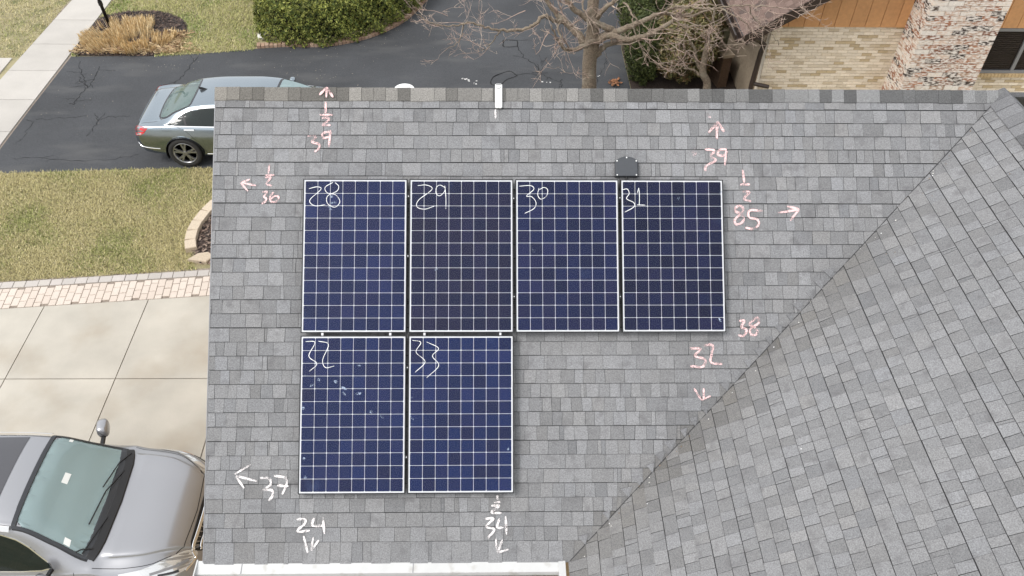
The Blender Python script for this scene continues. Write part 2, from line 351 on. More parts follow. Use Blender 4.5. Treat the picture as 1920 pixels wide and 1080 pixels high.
# asphalt cracks, patches and litter (pieces of the driveway)
def ribbon2(b, pts, wd, z, col=None, jitw=.4):
    pts = [Vector((p[0], p[1], z)) for p in pts]; L_ = []; R_ = []
    for i, p in enumerate(pts):
        t = (pts[min(i + 1, len(pts) - 1)] - pts[max(i - 1, 0)]).normalized(); n = Vector((-t.y, t.x, 0)); ww = wd * (1 + random.uniform(-jitw, jitw)) * .5
        L_.append(p + n * ww); R_.append(p - n * ww)
    for i in range(len(pts) - 1): b.poly([R_[i], R_[i + 1], L_[i + 1], L_[i]], col)
def crack(pix, wd=.018, n=6, wob=.035):
    g = [G(*p)[:2] for p in pix]; out = []
    for i in range(len(g) - 1):
        for k in range(n):
            t = k / n; out.append((g[i][0] + (g[i + 1][0] - g[i][0]) * t + random.uniform(-wob, wob), g[i][1] + (g[i + 1][1] - g[i][1]) * t + random.uniform(-wob, wob)))
    out.append(tuple(g[-1])); b = MB(); ribbon2(b, out, wd * .62, .0085, None, .7); b.build('crack', M['crack'], asph)
    for p in out[2:-2]:
        if random.random() < .16:
            a0 = random.uniform(0, 6.28); l = random.uniform(.12, .4); q = [(p[0] + math.cos(a0) * l * k / 4 + random.uniform(-.02, .02), p[1] + math.sin(a0) * l * k / 4 + random.uniform(-.02, .02)) for k in range(5)]
            b = MB(); ribbon2(b, q, wd * .4, .0095, None, .7); b.build('crack', M['crack'], asph)
crack([(372, 105), (345, 140), (330, 155), (318, 172)], .022)
crack([(188, 125), (178, 150), (158, 170), (145, 185), (140, 197), (130, 195)], .024)
crack([(150, 115), (152, 140), (160, 155), (165, 165)], .018); crack([(165, 165), (150, 150), (148, 145)], .014); crack([(120, 186), (140, 186)], .014)
crack([(70, 225), (120, 222), (165, 218)], .014); crack([(178, 212), (183, 226), (200, 220), (245, 218)], .016); crack([(183, 226), (175, 243), (162, 256)], .018)
crack([(50, 225), (60, 230), (40, 262), (28, 270)], .014)
crack([(970, 87), (982, 107), (1005, 122), (1013, 135), (1015, 140), (1028, 146), (1052, 155)], .028); crack([(1013, 124), (1018, 121), (1014, 115)], .02); crack([(968, 140), (990, 139), (1013, 140)], .022)
crack([(1052, 150), (1053, 165)], .02); crack([(1136, 100), (1135, 125), (1122, 145), (1115, 160)], .018)
crack([(20, 300), (60, 296), (130, 303), (210, 300)], .014); crack([(210, 300), (260, 290)], .012)
crack([(945, 75), (1040, 76), (1120, 80)], .012)
def loop(pix, wd=.03):
    g = [tuple(G(*p)[:2]) for p in pix]; g = [tuple(p) for p in catmull(g + [g[0], g[1]], 5)]
    b = MB(); ribbon2(b, g, wd, .0085); b.build('patch_seam', M['crack'], asph)
loop([(944, 80), (945, 76), (966, 76), (970, 78), (970, 87), (965, 88), (945, 88)]); loop([(925, 145), (935, 140), (955, 134), (966, 140), (968, 143), (950, 150), (940, 158), (925, 160), (920, 155)])
random.seed(21); b = MB()
for px, py, n, sp in [(871, 148, 7, 9), (885, 157, 6, 9), (1023, 154, 4, 5), (1122, 144, 2, 3), (570, 140, 40, 45), (600, 115, 50, 60), (250, 120, 40, 40), (740, 70, 60, 40), (900, 60, 30, 50), (330, 115, 40, 35), (887, 76, 2, 2), (120, 200, 40, 80)]:
    for _ in range(n):
        c = G(px + random.gauss(0, sp), py + random.gauss(0, sp * .35)); r = random.uniform(.006, .018) if sp > 12 else random.uniform(.015, .04); a0 = random.uniform(0, 6)
        b.poly([(c.x + r * math.cos(a0 + k * 1.57) * random.uniform(.4, 1), c.y + r * math.sin(a0 + k * 1.57) * random.uniform(.5, 1), .010) for k in range(4)], (.62, .61, .59) if sp <= 12 else jit((.26, .23, .19), .5))
tag(b.build('leaf_litter', M['chip']), 'pale flecks of leaf litter on the black driveway', 'litter', kind='stuff')

# lawn grass
def blades(n, bounds, test, hgt, cols):
    P = np.zeros((n, 3, 3), np.float32); C_ = np.zeros((n, 3), np.float32); k = 0
    while k < n:
        x, yv = random.uniform(bounds[0], bounds[1]), random.uniform(bounds[2], bounds[3])
        if not test(x, yv): continue
        g = math.sin(x * 2.1 + yv * 1.3) * math.sin(x * .9 - yv * 1.7 + 1) + .5 * math.sin(x * 5.1 + 2) * math.sin(yv * 4.3) + random.gauss(0, .55)
        c = cols[1] if g > .55 else cols[0]
        if random.random() < .12: c = cols[2]
        a = random.uniform(0, 6.28); h = hgt * random.uniform(.5, 1.2); lean = random.uniform(.5, 1.6) * h; wd = random.uniform(.004, .009)
        dx, dy = math.cos(a), math.sin(a)
        P[k] = [(x - dy * wd, yv + dx * wd, .0), (x + dy * wd, yv - dx * wd, .0), (x + dx * lean, yv + dy * lean, h)]
        j = random.uniform(.65, 1.3); C_[k] = [q * j for q in c]; k += 1
    return P, C_
TAN = [(.46, .405, .205), (.28, .295, .105), (.57, .50, .295)]
GRN = [(.39, .375, .155), (.23, .285, .08), (.55, .48, .26)]
def near_ok(x, yv): return yv > ptop(x) + .68 and yv < 6.80 + (x + 8) * .05 + random.uniform(-.05, .06) and (x - (-2.6)) ** 2 / 1.12 + (yv - 5.0) ** 2 / 2.2 > 1
def bed_ok(x, yv): return ((x + 7.25) / 1.42) ** 2 + ((yv - 12.55) / 1.35) ** 2 < 1
def hedge_front(x):
    for (xa, ya), (xb, yb) in zip(hedge_edge[:-1], hedge_edge[1:]):
        if xa <= x <= xb: return ya + (yb - ya) * (x - xa) / (xb - xa)
    return 11.93 if x < 0 else 99
def far_ok(x, yv):
    top = 11.5 + max(0, (x + 6.2)) * .16
    return x > sw(yv)[1] + .03 and yv > top + random.uniform(-.04, .05) and not bed_ok(x, yv) and not (x > -3.95 and yv > 11.7)
A = [blades(85000, (-8.35, -2.2, 3.2, 7.0), near_ok, .04, TAN), blades(42000, (-8.4, -3.8, 11.4, 17.5), far_ok, .055, GRN), blades(16000, (-13, -9.3, 11.3, 17.5), lambda x, yv: yv > 11.42 and x < sw(yv)[0] - .02, .055, TAN)]
quads('grass', np.concatenate([a[0] for a in A]), M['grass'], np.concatenate([a[1] for a in A]), kind='stuff', nv=3)
tag(bpy.data.objects['grass'], 'short tan and green spring lawn grass', 'grass')

# ================================================================== OUR HOUSE
house = thing('shingled_house', (3, -1, 0), 'house with grey shingle roof carrying the solar panels', 'house')
UL, VR, VE = -.955, -.985, 3.862       # rake edge, ridge, eave
U0, V0, U1, V1 = 7.388, VR, 2.726, 3.857  # valley, ridge end to eave end
def uval(v): return U0 + (U1 - U0) * (v - V0) / (V1 - V0)
XR, ZR = RP(U0, VR).x, RP(U0, VR).z
B_ = RP(U1, V1); GA = math.atan2(ZR - B_.z, XR - B_.x); CG, SG = math.cos(GA), math.sin(GA); NW = Vector((-SG, 0, CG))
WE = (ZR - B_.z) / SG + .012
def WP(s_, w_, h=0.): return Vector((XR - w_ * CG, -s_, ZR - w_ * SG)) + NW * h       # wing roof: s toward the front, w down the slope
s0w = -RP(U0, VR).y; s1w = -B_.y
def sval(w_): return s0w + (s1w - s0w) * w_ / ((ZR - B_.z) / SG)
b = MB(); hh = -.004
b.prism([RP(UL, VR, -.05), RP(UL, VE, -.05), RP(U1, VE, -.05), RP(U0, VR, -.05)], [RP(UL, VR, hh), RP(UL, VE, hh), RP(U1, VE, hh), RP(U0, VR, hh)])
slope = b.build('roof_slope', M['deck'], house)
b = MB(); SF = 6.2
b.prism([WP(s0w, 0, -.05), WP(s1w, WE, -.05), WP(SF, WE, -.05), WP(SF, 0, -.05)], [WP(s0w, 0, hh), WP(s1w, WE, hh), WP(SF, WE, hh), WP(SF, 0, hh)])
wing = b.build('wing_slope', M['deck'], house)
b = MB()                                 # rear slope, and the wing's far slope
rt = RP(UL, VR); YB = rt.y
b.prism([(UL, YB, rt.z - .06), (11.5, YB, rt.z - .06), (11.5, YB + 3.9, 2.2), (UL, YB + 3.9, 2.2)], [(UL, YB, rt.z - .003), (11.5, YB, rt.z - .003), (11.5, YB + 3.9, 2.26), (UL, YB + 3.9, 2.26)], (.2, .2, .205))
b.prism([(XR, -SF, ZR - .06), (XR + 4.6, -SF, 2.4), (XR + 4.6, YB, 2.4), (XR, YB, ZR - .06)], [(XR, -SF, ZR - .003), (XR + 4.6, -SF, 2.46), (XR + 4.6, YB, 2.46), (XR, YB, ZR - .003)], (.2, .2, .205))
b.build('rear_slope', M['shingle'], house)
# shingle tabs -----------------------------------------------------
tabs = []                                # (area in photo, parent, polygon top, polygon bottom, colour)
def area(pp):
    q = [proj(p) for p in pp]
    if not all(-5 < x < 1925 and -5 < yv < 1085 for x, yv in q): return 0
    return abs(sum(q[i][0] * q[(i + 1) % len(q)][1] - q[(i + 1) % len(q)][0] * q[i][1] for i in range(len(q)))) / 2
EXPO = .1432
def lay(P, parent, c0, cuts, a_from, a_to, clipper, base, tw=1.0):
    """courses of laminated tabs; c = down-slope coordinate, a = along the course"""
    for i in range(len(cuts) - 1):
        ca, cb = cuts[i], cuts[i + 1]; a = a_from(cb) - random.uniform(0, .2); end = a_to(ca); tooth = random.random() < .5
        run = random.randint(2, 7); wide = random.random() < .5; sag = random.uniform(-.002, .002); psl = 0.
        while a < end:
            run -= 1
            if run <= 0: run = random.randint(3, 8); wide = random.random() < (.75 if a < .9 and parent is slope else .38)
            wd = random.uniform(.14, .22) if wide else random.uniform(.085, .14)
            if random.random() < .07: wd = random.uniform(.022, .05)
            tooth = not tooth if random.random() < .85 else tooth
            sl = random.uniform(-.008, .008); g = random.choice((.0006, .0012, .0016, .0021))
            lo = cb - random.uniform(0, .0035) + sag; hi = ca + .0040 + sag
            poly = [(a + g, hi), (a + wd - g, hi), (a + wd - g + sl, lo), (a + g + psl, lo)]; psl = sl
            poly = clipper(poly)
            if len(poly) >= 3:
                hb = .0115 if tooth else .0075
                tone = base * (random.gauss(1.06, .04) if tooth else random.gauss(.915, .05)); hue = random.gauss(0, .006)
                dv = (uval(cb) - a) if parent is slope else (a - sval(cb)); dirt = max(0, 1 - dv / (.16 if parent is slope else .5)) * max(0, min(1, (cb - ca * 0 - 1.2) / 1.5)) * random.uniform(.4, 1)
                tone *= 1 - .30 * dirt; hue += .05 * dirt
                col = (tone * (1 + hue), tone * (1 + .25 * hue), tone * (1.015 - hue))
                f = lambda c: .004 + (hb - .004) * max(0, min(1, (c - ca) / (cb - ca)))
                top = [P(x, c, f(c)) for x, c in poly]; bot = [P(x, c, -.005) for x, c in poly]
                tabs.append((area(top), parent, top, bot, col))
            a += wd
random.seed(8)
vA = UR(440, 227.1)[1]
cuts = [VR + .05, vA - EXPO, vA]
while cuts[-1] < VE - .06: cuts.append(cuts[-1] + EXPO)
cuts[-1] = VE + .02
dn = (V1 - V0); du = (U1 - U0)
def clip_main(p):
    p = clip(p, -1, 0, -UL); return clip(p, dn, -du, dn * U0 - du * V0 - .006) if p else p
lay(lambda x, c, h: RP(x, c, h), slope, 0, cuts, lambda c: UL, lambda c: uval(c), clip_main, .207)
cw = [.08]; w0 = .08 + EXPO * .6
while w0 < WE - .05: cw.append(w0); w0 += EXPO
cw.append(WE + .02)
ks = (s1w - s0w) / ((ZR - B_.z) / SG)
def clip_wing(p): p = clip(p, -1, ks, -s0w + 0.0); return clip(p, 1, 0, SF) if p else p
lay(lambda x, c, h: WP(x, c, h + .006), wing, 0, cw, lambda c: sval(c) - .25, lambda c: SF if c < 9 else 0, clip_wing, .195)
def hidden(t):                            # under the panels
    q = sum((Vector(p) for p in t[2]), Vector()) / len(t[2]); v = -(q.y * CA + (q.z - 5) * SA)
    return t[1] is slope and ((0 < q.x < 4.3 and 0 < v < 1.6) or (0 < q.x < 2.13 and 0 < v < 3.15))
order = sorted(range(len(tabs)), key=lambda i: -(0 if hidden(tabs[i]) else tabs[i][0]))
pick = set(order[:300]); field = MB()
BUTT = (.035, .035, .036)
for i, (ar, par, top, bot, col) in enumerate(tabs):
    if i in pick:
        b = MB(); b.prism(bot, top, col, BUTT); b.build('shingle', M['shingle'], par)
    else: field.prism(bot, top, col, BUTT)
field.build('shingle_field', M['shingle'], house, kind='stuff')
# cut line of the valley: the proud edge of the wing's shingles
b = MB(); P_ = []
for k in range(41):
    t = k / 40; P_.append(WP(sval(WE * t) + .004, WE * t, .012 + .002 * random.random()))
b.tube(P_, .005, 5); b.build('valley_cut_edge', M['deck'], house)
# little corner pieces woven at the valley
for k in range(26):
    v = .95 + k * EXPO * .82; u = uval(v) - .01
    if v > VE - .15: break
    if random.random() < .25: continue
    a = random.uniform(.06, .14); b = MB(); q = [(u - a - .03, v - .03), (u - .02, v - .055), (u - a * .5, v + .055)]
    b.prism([RP(x, c, .008) for x, c in q], [RP(x, c, .0145) for x, c in q], jit((.19, .19, .195), .12), BUTT); b.build('valley_corner', M['shingle'], house)
random.seed(77); sp_ = MB()
for _ in range(46):
    t = random.uniform(.05, .97); w_ = WE * t; q = WP(sval(w_) + abs(random.gauss(0, .06)) + .01, w_, .022) if random.random() < .8 else WP(random.uniform(sval(w_), 4.5), w_, .022); rr0 = random.uniform(.003, .009)
    f1, f2 = Vector((0, 1, 0)), Vector((CG, 0, SG)); sp_.poly([q + f1 * rr0, q + f2 * rr0, q - f1 * rr0 * .8, q - f2 * rr0], jit(random.choice([(.62, .60, .56), (.7, .7, .7), (.16, .11, .07), (.22, .15, .10)]), .2))
sp_.build('valley_debris', M['chip'], house, kind='stuff')
# ridge caps -------------------------------------------------------
ridge = MB(); ridge.tube([(UL, YB, rt.z - .012), (XR, YB, rt.z - .012)], .02, 6); ridge = ridge.build('ridge', M['deck'], house)
random.seed(17)
def cap(axis0, axis1, l, r, drop, col, lift, wl=.135):
    """axis0/axis1: ridge points; l, r: unit down-slope directions"""
    b = MB(); ax = (axis1 - axis0); up = Vector((0, 0, 1)); rings = []
    for base, lf in ((axis0, lift), (axis1, lift + .003)):
        ring_t = []
        pr = [(wl, .012, l), (wl * .5, .013, l), (.03, .013, l), (0, .011, l), (.03, .013, r), (wl * .5, .013, r), (wl, .012, r)]
        for d, hgt, dirn in pr: ring_t.append(base + dirn * d + up * (hgt + lf))
        rings.append(ring_t + [p - up * .009 for p in ring_t[::-1]])
    b.rings(rings, col, None, True, True); return b
x = UL - .01; F_ = Vector((0, -CA, -SA)); Bk = Vector((0, CA * 1.0, -SA)); k = 0
while x < XR - .05:
    wd = random.choice((.122, .128, .132, .25, .13)); wd = min(wd, XR - x)
    warm = max(0, 1 - (x + 1) / 6.5)
    base = random.choice((.095, .11, .165, .20, .22, .125)) * (.92 if x > 3.5 else 1.0)
    col = (base * (1 + .09 * warm), base * (1 + .02 * warm), base * (1.0 - .09 * warm))
    dz = Vector((0, 0, .006)); sag = random.uniform(-.004, .004)
    cap(Vector((x, YB, rt.z)) + dz, Vector((x + wd - .003, YB, rt.z)) + dz, F_, Bk, 0, col, .002 * (k % 2), .138 + sag).build('ridge_cap', M['cap'], ridge); x += wd; k += 1
wr = MB(); wr.tube([(XR, YB, ZR - .012), (XR, -SF, ZR - .012)], .02, 6); wr = wr.build('wing_ridge', M['deck'], house)
yv = YB + .05; LW = Vector((-CG, 0, -SG)); RW = Vector((CG, 0, -SG)); k = 0
while yv > -SF:
    base = random.choice((.105, .12, .15, .17)); cap(Vector((XR, yv, ZR + .014)), Vector((XR, yv - .15, ZR + .014)), RW, LW, 0, (base, base, base * 1.03), .003 * (k % 2), .21).build('ridge_cap', M['cap'], wr); yv -= .153; k += 1
# eave: white gutter along the front, its end cap, debris; wing gutter return
gz = B_.z; ey = RP(0, VE).y
gut = MB(); gx0, gx1 = UL - .06, 2.66
prof = [(ey + .02, gz + .005), (ey - .108, gz - .025), (ey - .112, gz - .045), (ey - .125, gz - .12), (ey - .27, gz - .12), (ey - .30, gz - .03), (ey - .33, gz - .025), (ey - .33, gz - .035), (ey - .305, gz - .04), (ey - .275, gz - .13), (ey - .13, gz - .14), (ey + .02, gz - .03)]
gut.rings([[(gx0, a, c) for a, c in prof], [(gx1, a, c) for a, c in prof]], None, None, True, True)
gut = gut.build('gutter', M['white_metal'], house)
b = MB(); b.box(gx1 - .07, gx1, ey - .335, ey + .0, gz - .145, gz + .002); b.box(gx0 - .012, gx0, ey - .335, ey + .03, gz - .15, gz + .012); b.build('end_cap', M['white_metal'], gut)
b = MB(); b.box(gx0 + .01, gx1 - .08, ey - .272, ey - .124, gz - .125, gz - .07); b.build('debris', M['debris'], gut)
for xx in (-.35 + UL + .73, 1.13):
    b = MB(); b.prism([(xx, ey + .01, gz + .001), (xx + .006, ey + .01, gz + .001), (xx + .006, ey - .107, gz - .026), (xx, ey - .107, gz - .026)], [(xx, ey + .01, gz + .006), (xx + .006, ey + .01, gz + .006), (xx + .006, ey - .107, gz - .020), (xx, ey - .107, gz - .020)]); b.build('seam', M['alu'], gut)
# walls below
b = MB(); b.box(UL + .08, 8, ey + .25, YB + 3.6, 0, 2.3); b.build('wall', M['tan_wall'], house)
b = MB(); b.prism([(UL + .08, ey + .25, 2.3), (UL + .08, YB + 3.6, 2.3), (UL + .08, YB, rt.z - .15)], [(UL + .2, ey + .25, 2.3), (UL + .2, YB + 3.6, 2.3), (UL + .2, YB, rt.z - .15)]); b.build('gable_wall', M['tan_wall'], house)
b = MB(); b.box(3.0, XR + 4.3, -SF + .3, ey + .3, 0, 2.3); b.build('wing_wall', M['tan_wall'], house)
b = MB(); b.prism([RP(UL - .0, VR, -.05), RP(UL - .0, VE, -.05), RP(UL - .0, VE, -.17), RP(UL - .0, VR, -.17)], [RP(UL + .03, VR, -.05), RP(UL + .03, VE, -.05), RP(UL + .03, VE, -.17), RP(UL + .03, VR, -.17)]); b.build('rake_board', M['white_metal'], house)
# metal drip edge line along the rake
b = MB(); b.prism([RP(UL - .012, VR, -.01), RP(UL - .012, VE, -.01), RP(UL - .004, VE, -.01), RP(UL - .004, VR, -.01)], [RP(UL - .012, VR, .002), RP(UL - .012, VE, .002), RP(UL - .004, VE, .002), RP(UL - .004, VR, .002)]); b.build('drip_edge', M['alu'], house)

# chalk writing on the roof ------------------------------------------
random.seed(4)
def stroke_mesh(P, pts, wd, h):
    """pts 2-D on the surface, P maps (u,v,h); ribbon with uneven width"""
    b = MB(); q = [np.array(p) for p in pts]; L_ = []; R_ = []
    for i in range(len(q)):
        t = q[min(i + 1, len(q) - 1)] - q[max(i - 1, 0)]; t = t / (np.linalg.norm(t) + 1e-9); n = np.array((-t[1], t[0])); e = min(i, len(q) - 1 - i)
        ww = wd * .5 * (random.uniform(.8, 1.2)) * (.55 if e == 0 else 1)
        L_.append(q[i] + n * ww); R_.append(q[i] - n * ww)
    for i in range(len(q) - 1): b.poly([P(*R_[i], h), P(*R_[i + 1], h), P(*L_[i + 1], h), P(*L_[i], h)])
    return b
def merge(bs):
    o = MB()
    for b in bs:
        n = len(o.v); o.v += b.v; o.f += [tuple(i + n for i in f) for f in b.f]; o.c += b.c
    return o
def chalk(strokes, ox, oy, sc, m, label, wd=.023, name='chalk_mark', hh=.0145):
    bs = []
    for st in strokes:
        pts = [UR(ox + p[0] / sc, oy + p[1] / sc, hh) for p in st]; pts = catmull(pts, 5) if len(pts) > 2 else [np.array(pts[0]) + (np.array(pts[1]) - np.array(pts[0])) * t for t in np.linspace(0, 1, 6)]
        bs.append(stroke_mesh(RP, pts, wd, hh))
    for k, bb in enumerate(bs):
        bb.v = [tuple(Vector(p) + NR * (.0004 * k)) for p in bb.v]
    o = bs[0].build(name, M[m], house, label=label)
    for bb in bs[1:]: bb.build('chalk_stroke', M[m], o)
def head(a, b_, c): return [[a, b_], [b_, c]]
z = (400, 150, 4.32)
chalk([[(918, 62), (915, 140)]] + head((860, 120), (920, 58), (970, 140)), *z, 'pink', 'pink chalk arrow pointing up on the ridge cap', name='chalk_arrow', hh=.036)
chalk([[(910, 175), (908, 270)], [(860, 282), (968, 282)], [(880, 310), (920, 305), (935, 325), (885, 365), (950, 365)], [(945, 415), (885, 435), (895, 470), (945, 455)], [(950, 405), (935, 545)], [(765, 455), (830, 460), (800, 500), (855, 520), (855, 555), (820, 582)]], *z, 'pink', 'pink chalk figures reading 39 and a half')
chalk([[(455, 680), (445, 760)], [(418, 772), (500, 768)], [(420, 790), (465, 788), (430, 840), (475, 855)], [(395, 910), (435, 905), (410, 945), (430, 960), (420, 985), (390, 1003)], [(490, 905), (460, 950), (470, 985), (510, 985), (530, 950), (500, 940), (465, 965)]], *z, 'pink', 'pink chalk figures reading 36 and a half', .018)
chalk([[(345, 855), (225, 830)]] + head((295, 805), (222, 832), (280, 900)), *z, 'pink', 'pink chalk arrow pointing to the rake edge', .018, 'chalk_arrow')
z = (1140, 180, 4.155)
chalk([[(848, 335), (850, 205)]] + head((785, 285), (855, 200), (905, 280)), *z, 'pink', 'pink chalk arrow above the figures 39', .026, 'chalk_arrow')
chalk([[(755, 415), (830, 425), (800, 470), (840, 500), (765, 545), (760, 585)], [(925, 415), (870, 420), (855, 455), (900, 465), (930, 430)], [(920, 420), (910, 540)]], *z, 'pink', 'pink chalk figures reading 39 beside the roof box', .022)
chalk([[(770, 90), (760, 150)], [(770, 130), (800, 170)], [(690, 390), (670, 470)], [(655, 440), (690, 430)]], *z, 'faint', 'faint smeared pink chalk', .03)
chalk([[(1050, 575), (1062, 675)], [(1030, 690), (1105, 688)], [(1050, 745), (1100, 750), (1060, 800), (1115, 822)], [(1020, 850), (985, 890), (1050, 930), (1050, 980), (1000, 1000), (990, 960), (1045, 910), (1050, 870), (1020, 850)], [(1205, 895), (1105, 892), (1100, 945), (1160, 960), (1175, 1000), (1130, 1035), (1070, 1025)]], *z, 'pink', 'pink chalk figures reading 85 and a half')
chalk([[(1325, 910), (1485, 885)]] + head((1395, 860), (1490, 880), (1420, 970)), *z, 'pink', 'pink chalk arrow pointing to the valley', .021, 'chalk_arrow')
z = (1100, 560, 3.6)
chalk([[(1030, 150), (1065, 150), (1045, 190), (1080, 210), (1060, 250), (1025, 245)], [(1145, 130), (1100, 170), (1150, 210), (1140, 245), (1105, 235), (1110, 200), (1160, 165), (1155, 130), (1140, 128)]], *z, 'pink', 'pink chalk figures reading 38')
chalk([[(695, 335), (770, 340), (730, 385), (800, 410), (780, 460), (700, 455)], [(790, 315), (850, 315), (843, 375), (840, 430), (915, 442)]], *z, 'pink', 'pink chalk figures reading 32')
chalk([[(790, 605), (790, 680)], [(725, 605), (775, 685)], [(775, 685), (840, 655)]], *z, 'pink', 'pink chalk arrow pointing down below the figures 32', .019, 'chalk_arrow')
z = (380, 800, 3.857)
chalk([[(395, 395), (240, 355)], [(345, 275), (230, 345)], [(240, 360), (300, 445)]], *z, 'whitechalk', 'white chalk arrow pointing to the rake edge', .02, 'chalk_arrow')
chalk([[(415, 370), (480, 375), (490, 420), (440, 455), (500, 460), (505, 500), (475, 535)], [(515, 355), (600, 370), (605, 420), (575, 490)], [(540, 425), (620, 430)]], *z, 'whitechalk', 'white chalk figures reading 37')
chalk([[(680, 670), (740, 670), (735, 705), (690, 745), (700, 760), (775, 750)], [(805, 660), (795, 715), (875, 715)], [(870, 655), (880, 775)]], *z, 'whitechalk', 'white chalk figures reading 24')
chalk([[(730, 790), (760, 910)], [(800, 800), (785, 890)], [(840, 820), (785, 895)]], *z, 'whitechalk', 'white chalk arrow pointing to the gutter below the figures 24', .02, 'chalk_arrow')
z = (370, 930, 2.63)
chalk([[(1480, -4), (1480, 18)], [(1460, 30), (1495, 30)], [(1450, 48), (1490, 48), (1450, 80), (1500, 84)], [(1420, 112), (1460, 112), (1425, 150), (1465, 165), (1430, 210)], [(1490, 110), (1480, 155), (1525, 150)], [(1520, 100), (1525, 190)]], *z, 'whitechalk', 'white chalk figures reading 34 and a half')
chalk([[(1472, 210), (1478, 275)], [(1505, 215), (1480, 280)], [(1480, 280), (1535, 262)]], *z, 'whitechalk', 'white chalk arrow pointing to the gutter below the figures 34', .02, 'chalk_arrow')
chalk([[(929, 205), (929, 222)]], 0, 0, 1, 'whitechalk', 'white streak below the white ridge bracket', .018)

# ================================================================== SOLAR PANELS
PW, PH, GX, GY = 1.046, 1.559, .0406, .0463
def PP(u, v, h=0.): return Vector((u, -v * CA, 5 - v * SA)) + NR * h
cellmesh = {}
PLAB = {28: 'blue solar panel numbered 28 at the rake edge end of the upper row', 29: 'blue solar panel numbered 29 in the upper row with another panel directly below', 30: 'blue solar panel numbered 30 above bare shingles, next to the darkest panel',
 31: 'darkest blue solar panel numbered 31 just below the grey junction box', 32: 'blue solar panel numbered 32 with dried spots, nearest gutter and rake edge', 33: 'blue solar panel numbered 33 in the lower row with bare shingles beside it'}
numbers = {
 28: ((400, 150, 4.32), [[(775, 880), (840, 865), (872, 885), (790, 960), (785, 995), (830, 1020), (905, 1010)], [(970, 828), (905, 870), (925, 915), (990, 930), (1025, 985), (985, 1030), (925, 1000), (925, 940), (1000, 900), (1015, 860), (985, 830)]]),
 29: ((0, 0, 1), [[(783, 348), (800, 347), (810, 355), (785, 375), (782, 388), (797, 392), (815, 386)], [(835, 352), (825, 347), (818, 352), (818, 363), (825, 367), (834, 358), (834, 348)], [(834, 348), (836, 370), (836, 392)]]),
 30: ((800, 150, 4.32), [[(750, 860), (840, 855), (868, 885), (808, 940), (850, 945), (885, 990), (870, 1040), (795, 1080)], [(910, 875), (900, 930), (925, 965), (970, 940), (980, 890), (950, 870), (910, 890)]]),
 31: ((1140, 180, 4.155), [[(112, 730), (150, 725), (165, 760), (145, 800), (200, 830), (200, 865), (130, 905)], [(228, 755), (240, 715)], [(240, 715), (245, 780), (243, 850)], [(225, 848), (290, 850)]]),
 32: ((540, 570, 2.77), [[(90, 195), (140, 200), (108, 270), (150, 310), (110, 350)], [(158, 193), (210, 210), (180, 290), (195, 330), (240, 322)]]),
 33: ((540, 570, 2.77), [[(645, 188), (690, 200), (665, 250), (712, 300), (660, 355)], [(720, 197), (782, 230), (750, 270), (783, 320), (720, 383)]])}
smudges = {32: [(575, 705), (585, 722), (597, 712), (630, 716), (645, 728), (672, 738), (645, 738), (696, 772), (716, 782), (672, 685), (568, 765), (570, 860), (572, 895)], 33: [(772, 746), (772, 783), (953, 842), (953, 911), (770, 800)], 28: [(622, 368), (626, 380), (618, 390)], 31: [(1352, 360), (1272, 372), (1350, 600)], 29: [(818, 505)], 30: [(1000, 470)]}
random.seed(33)
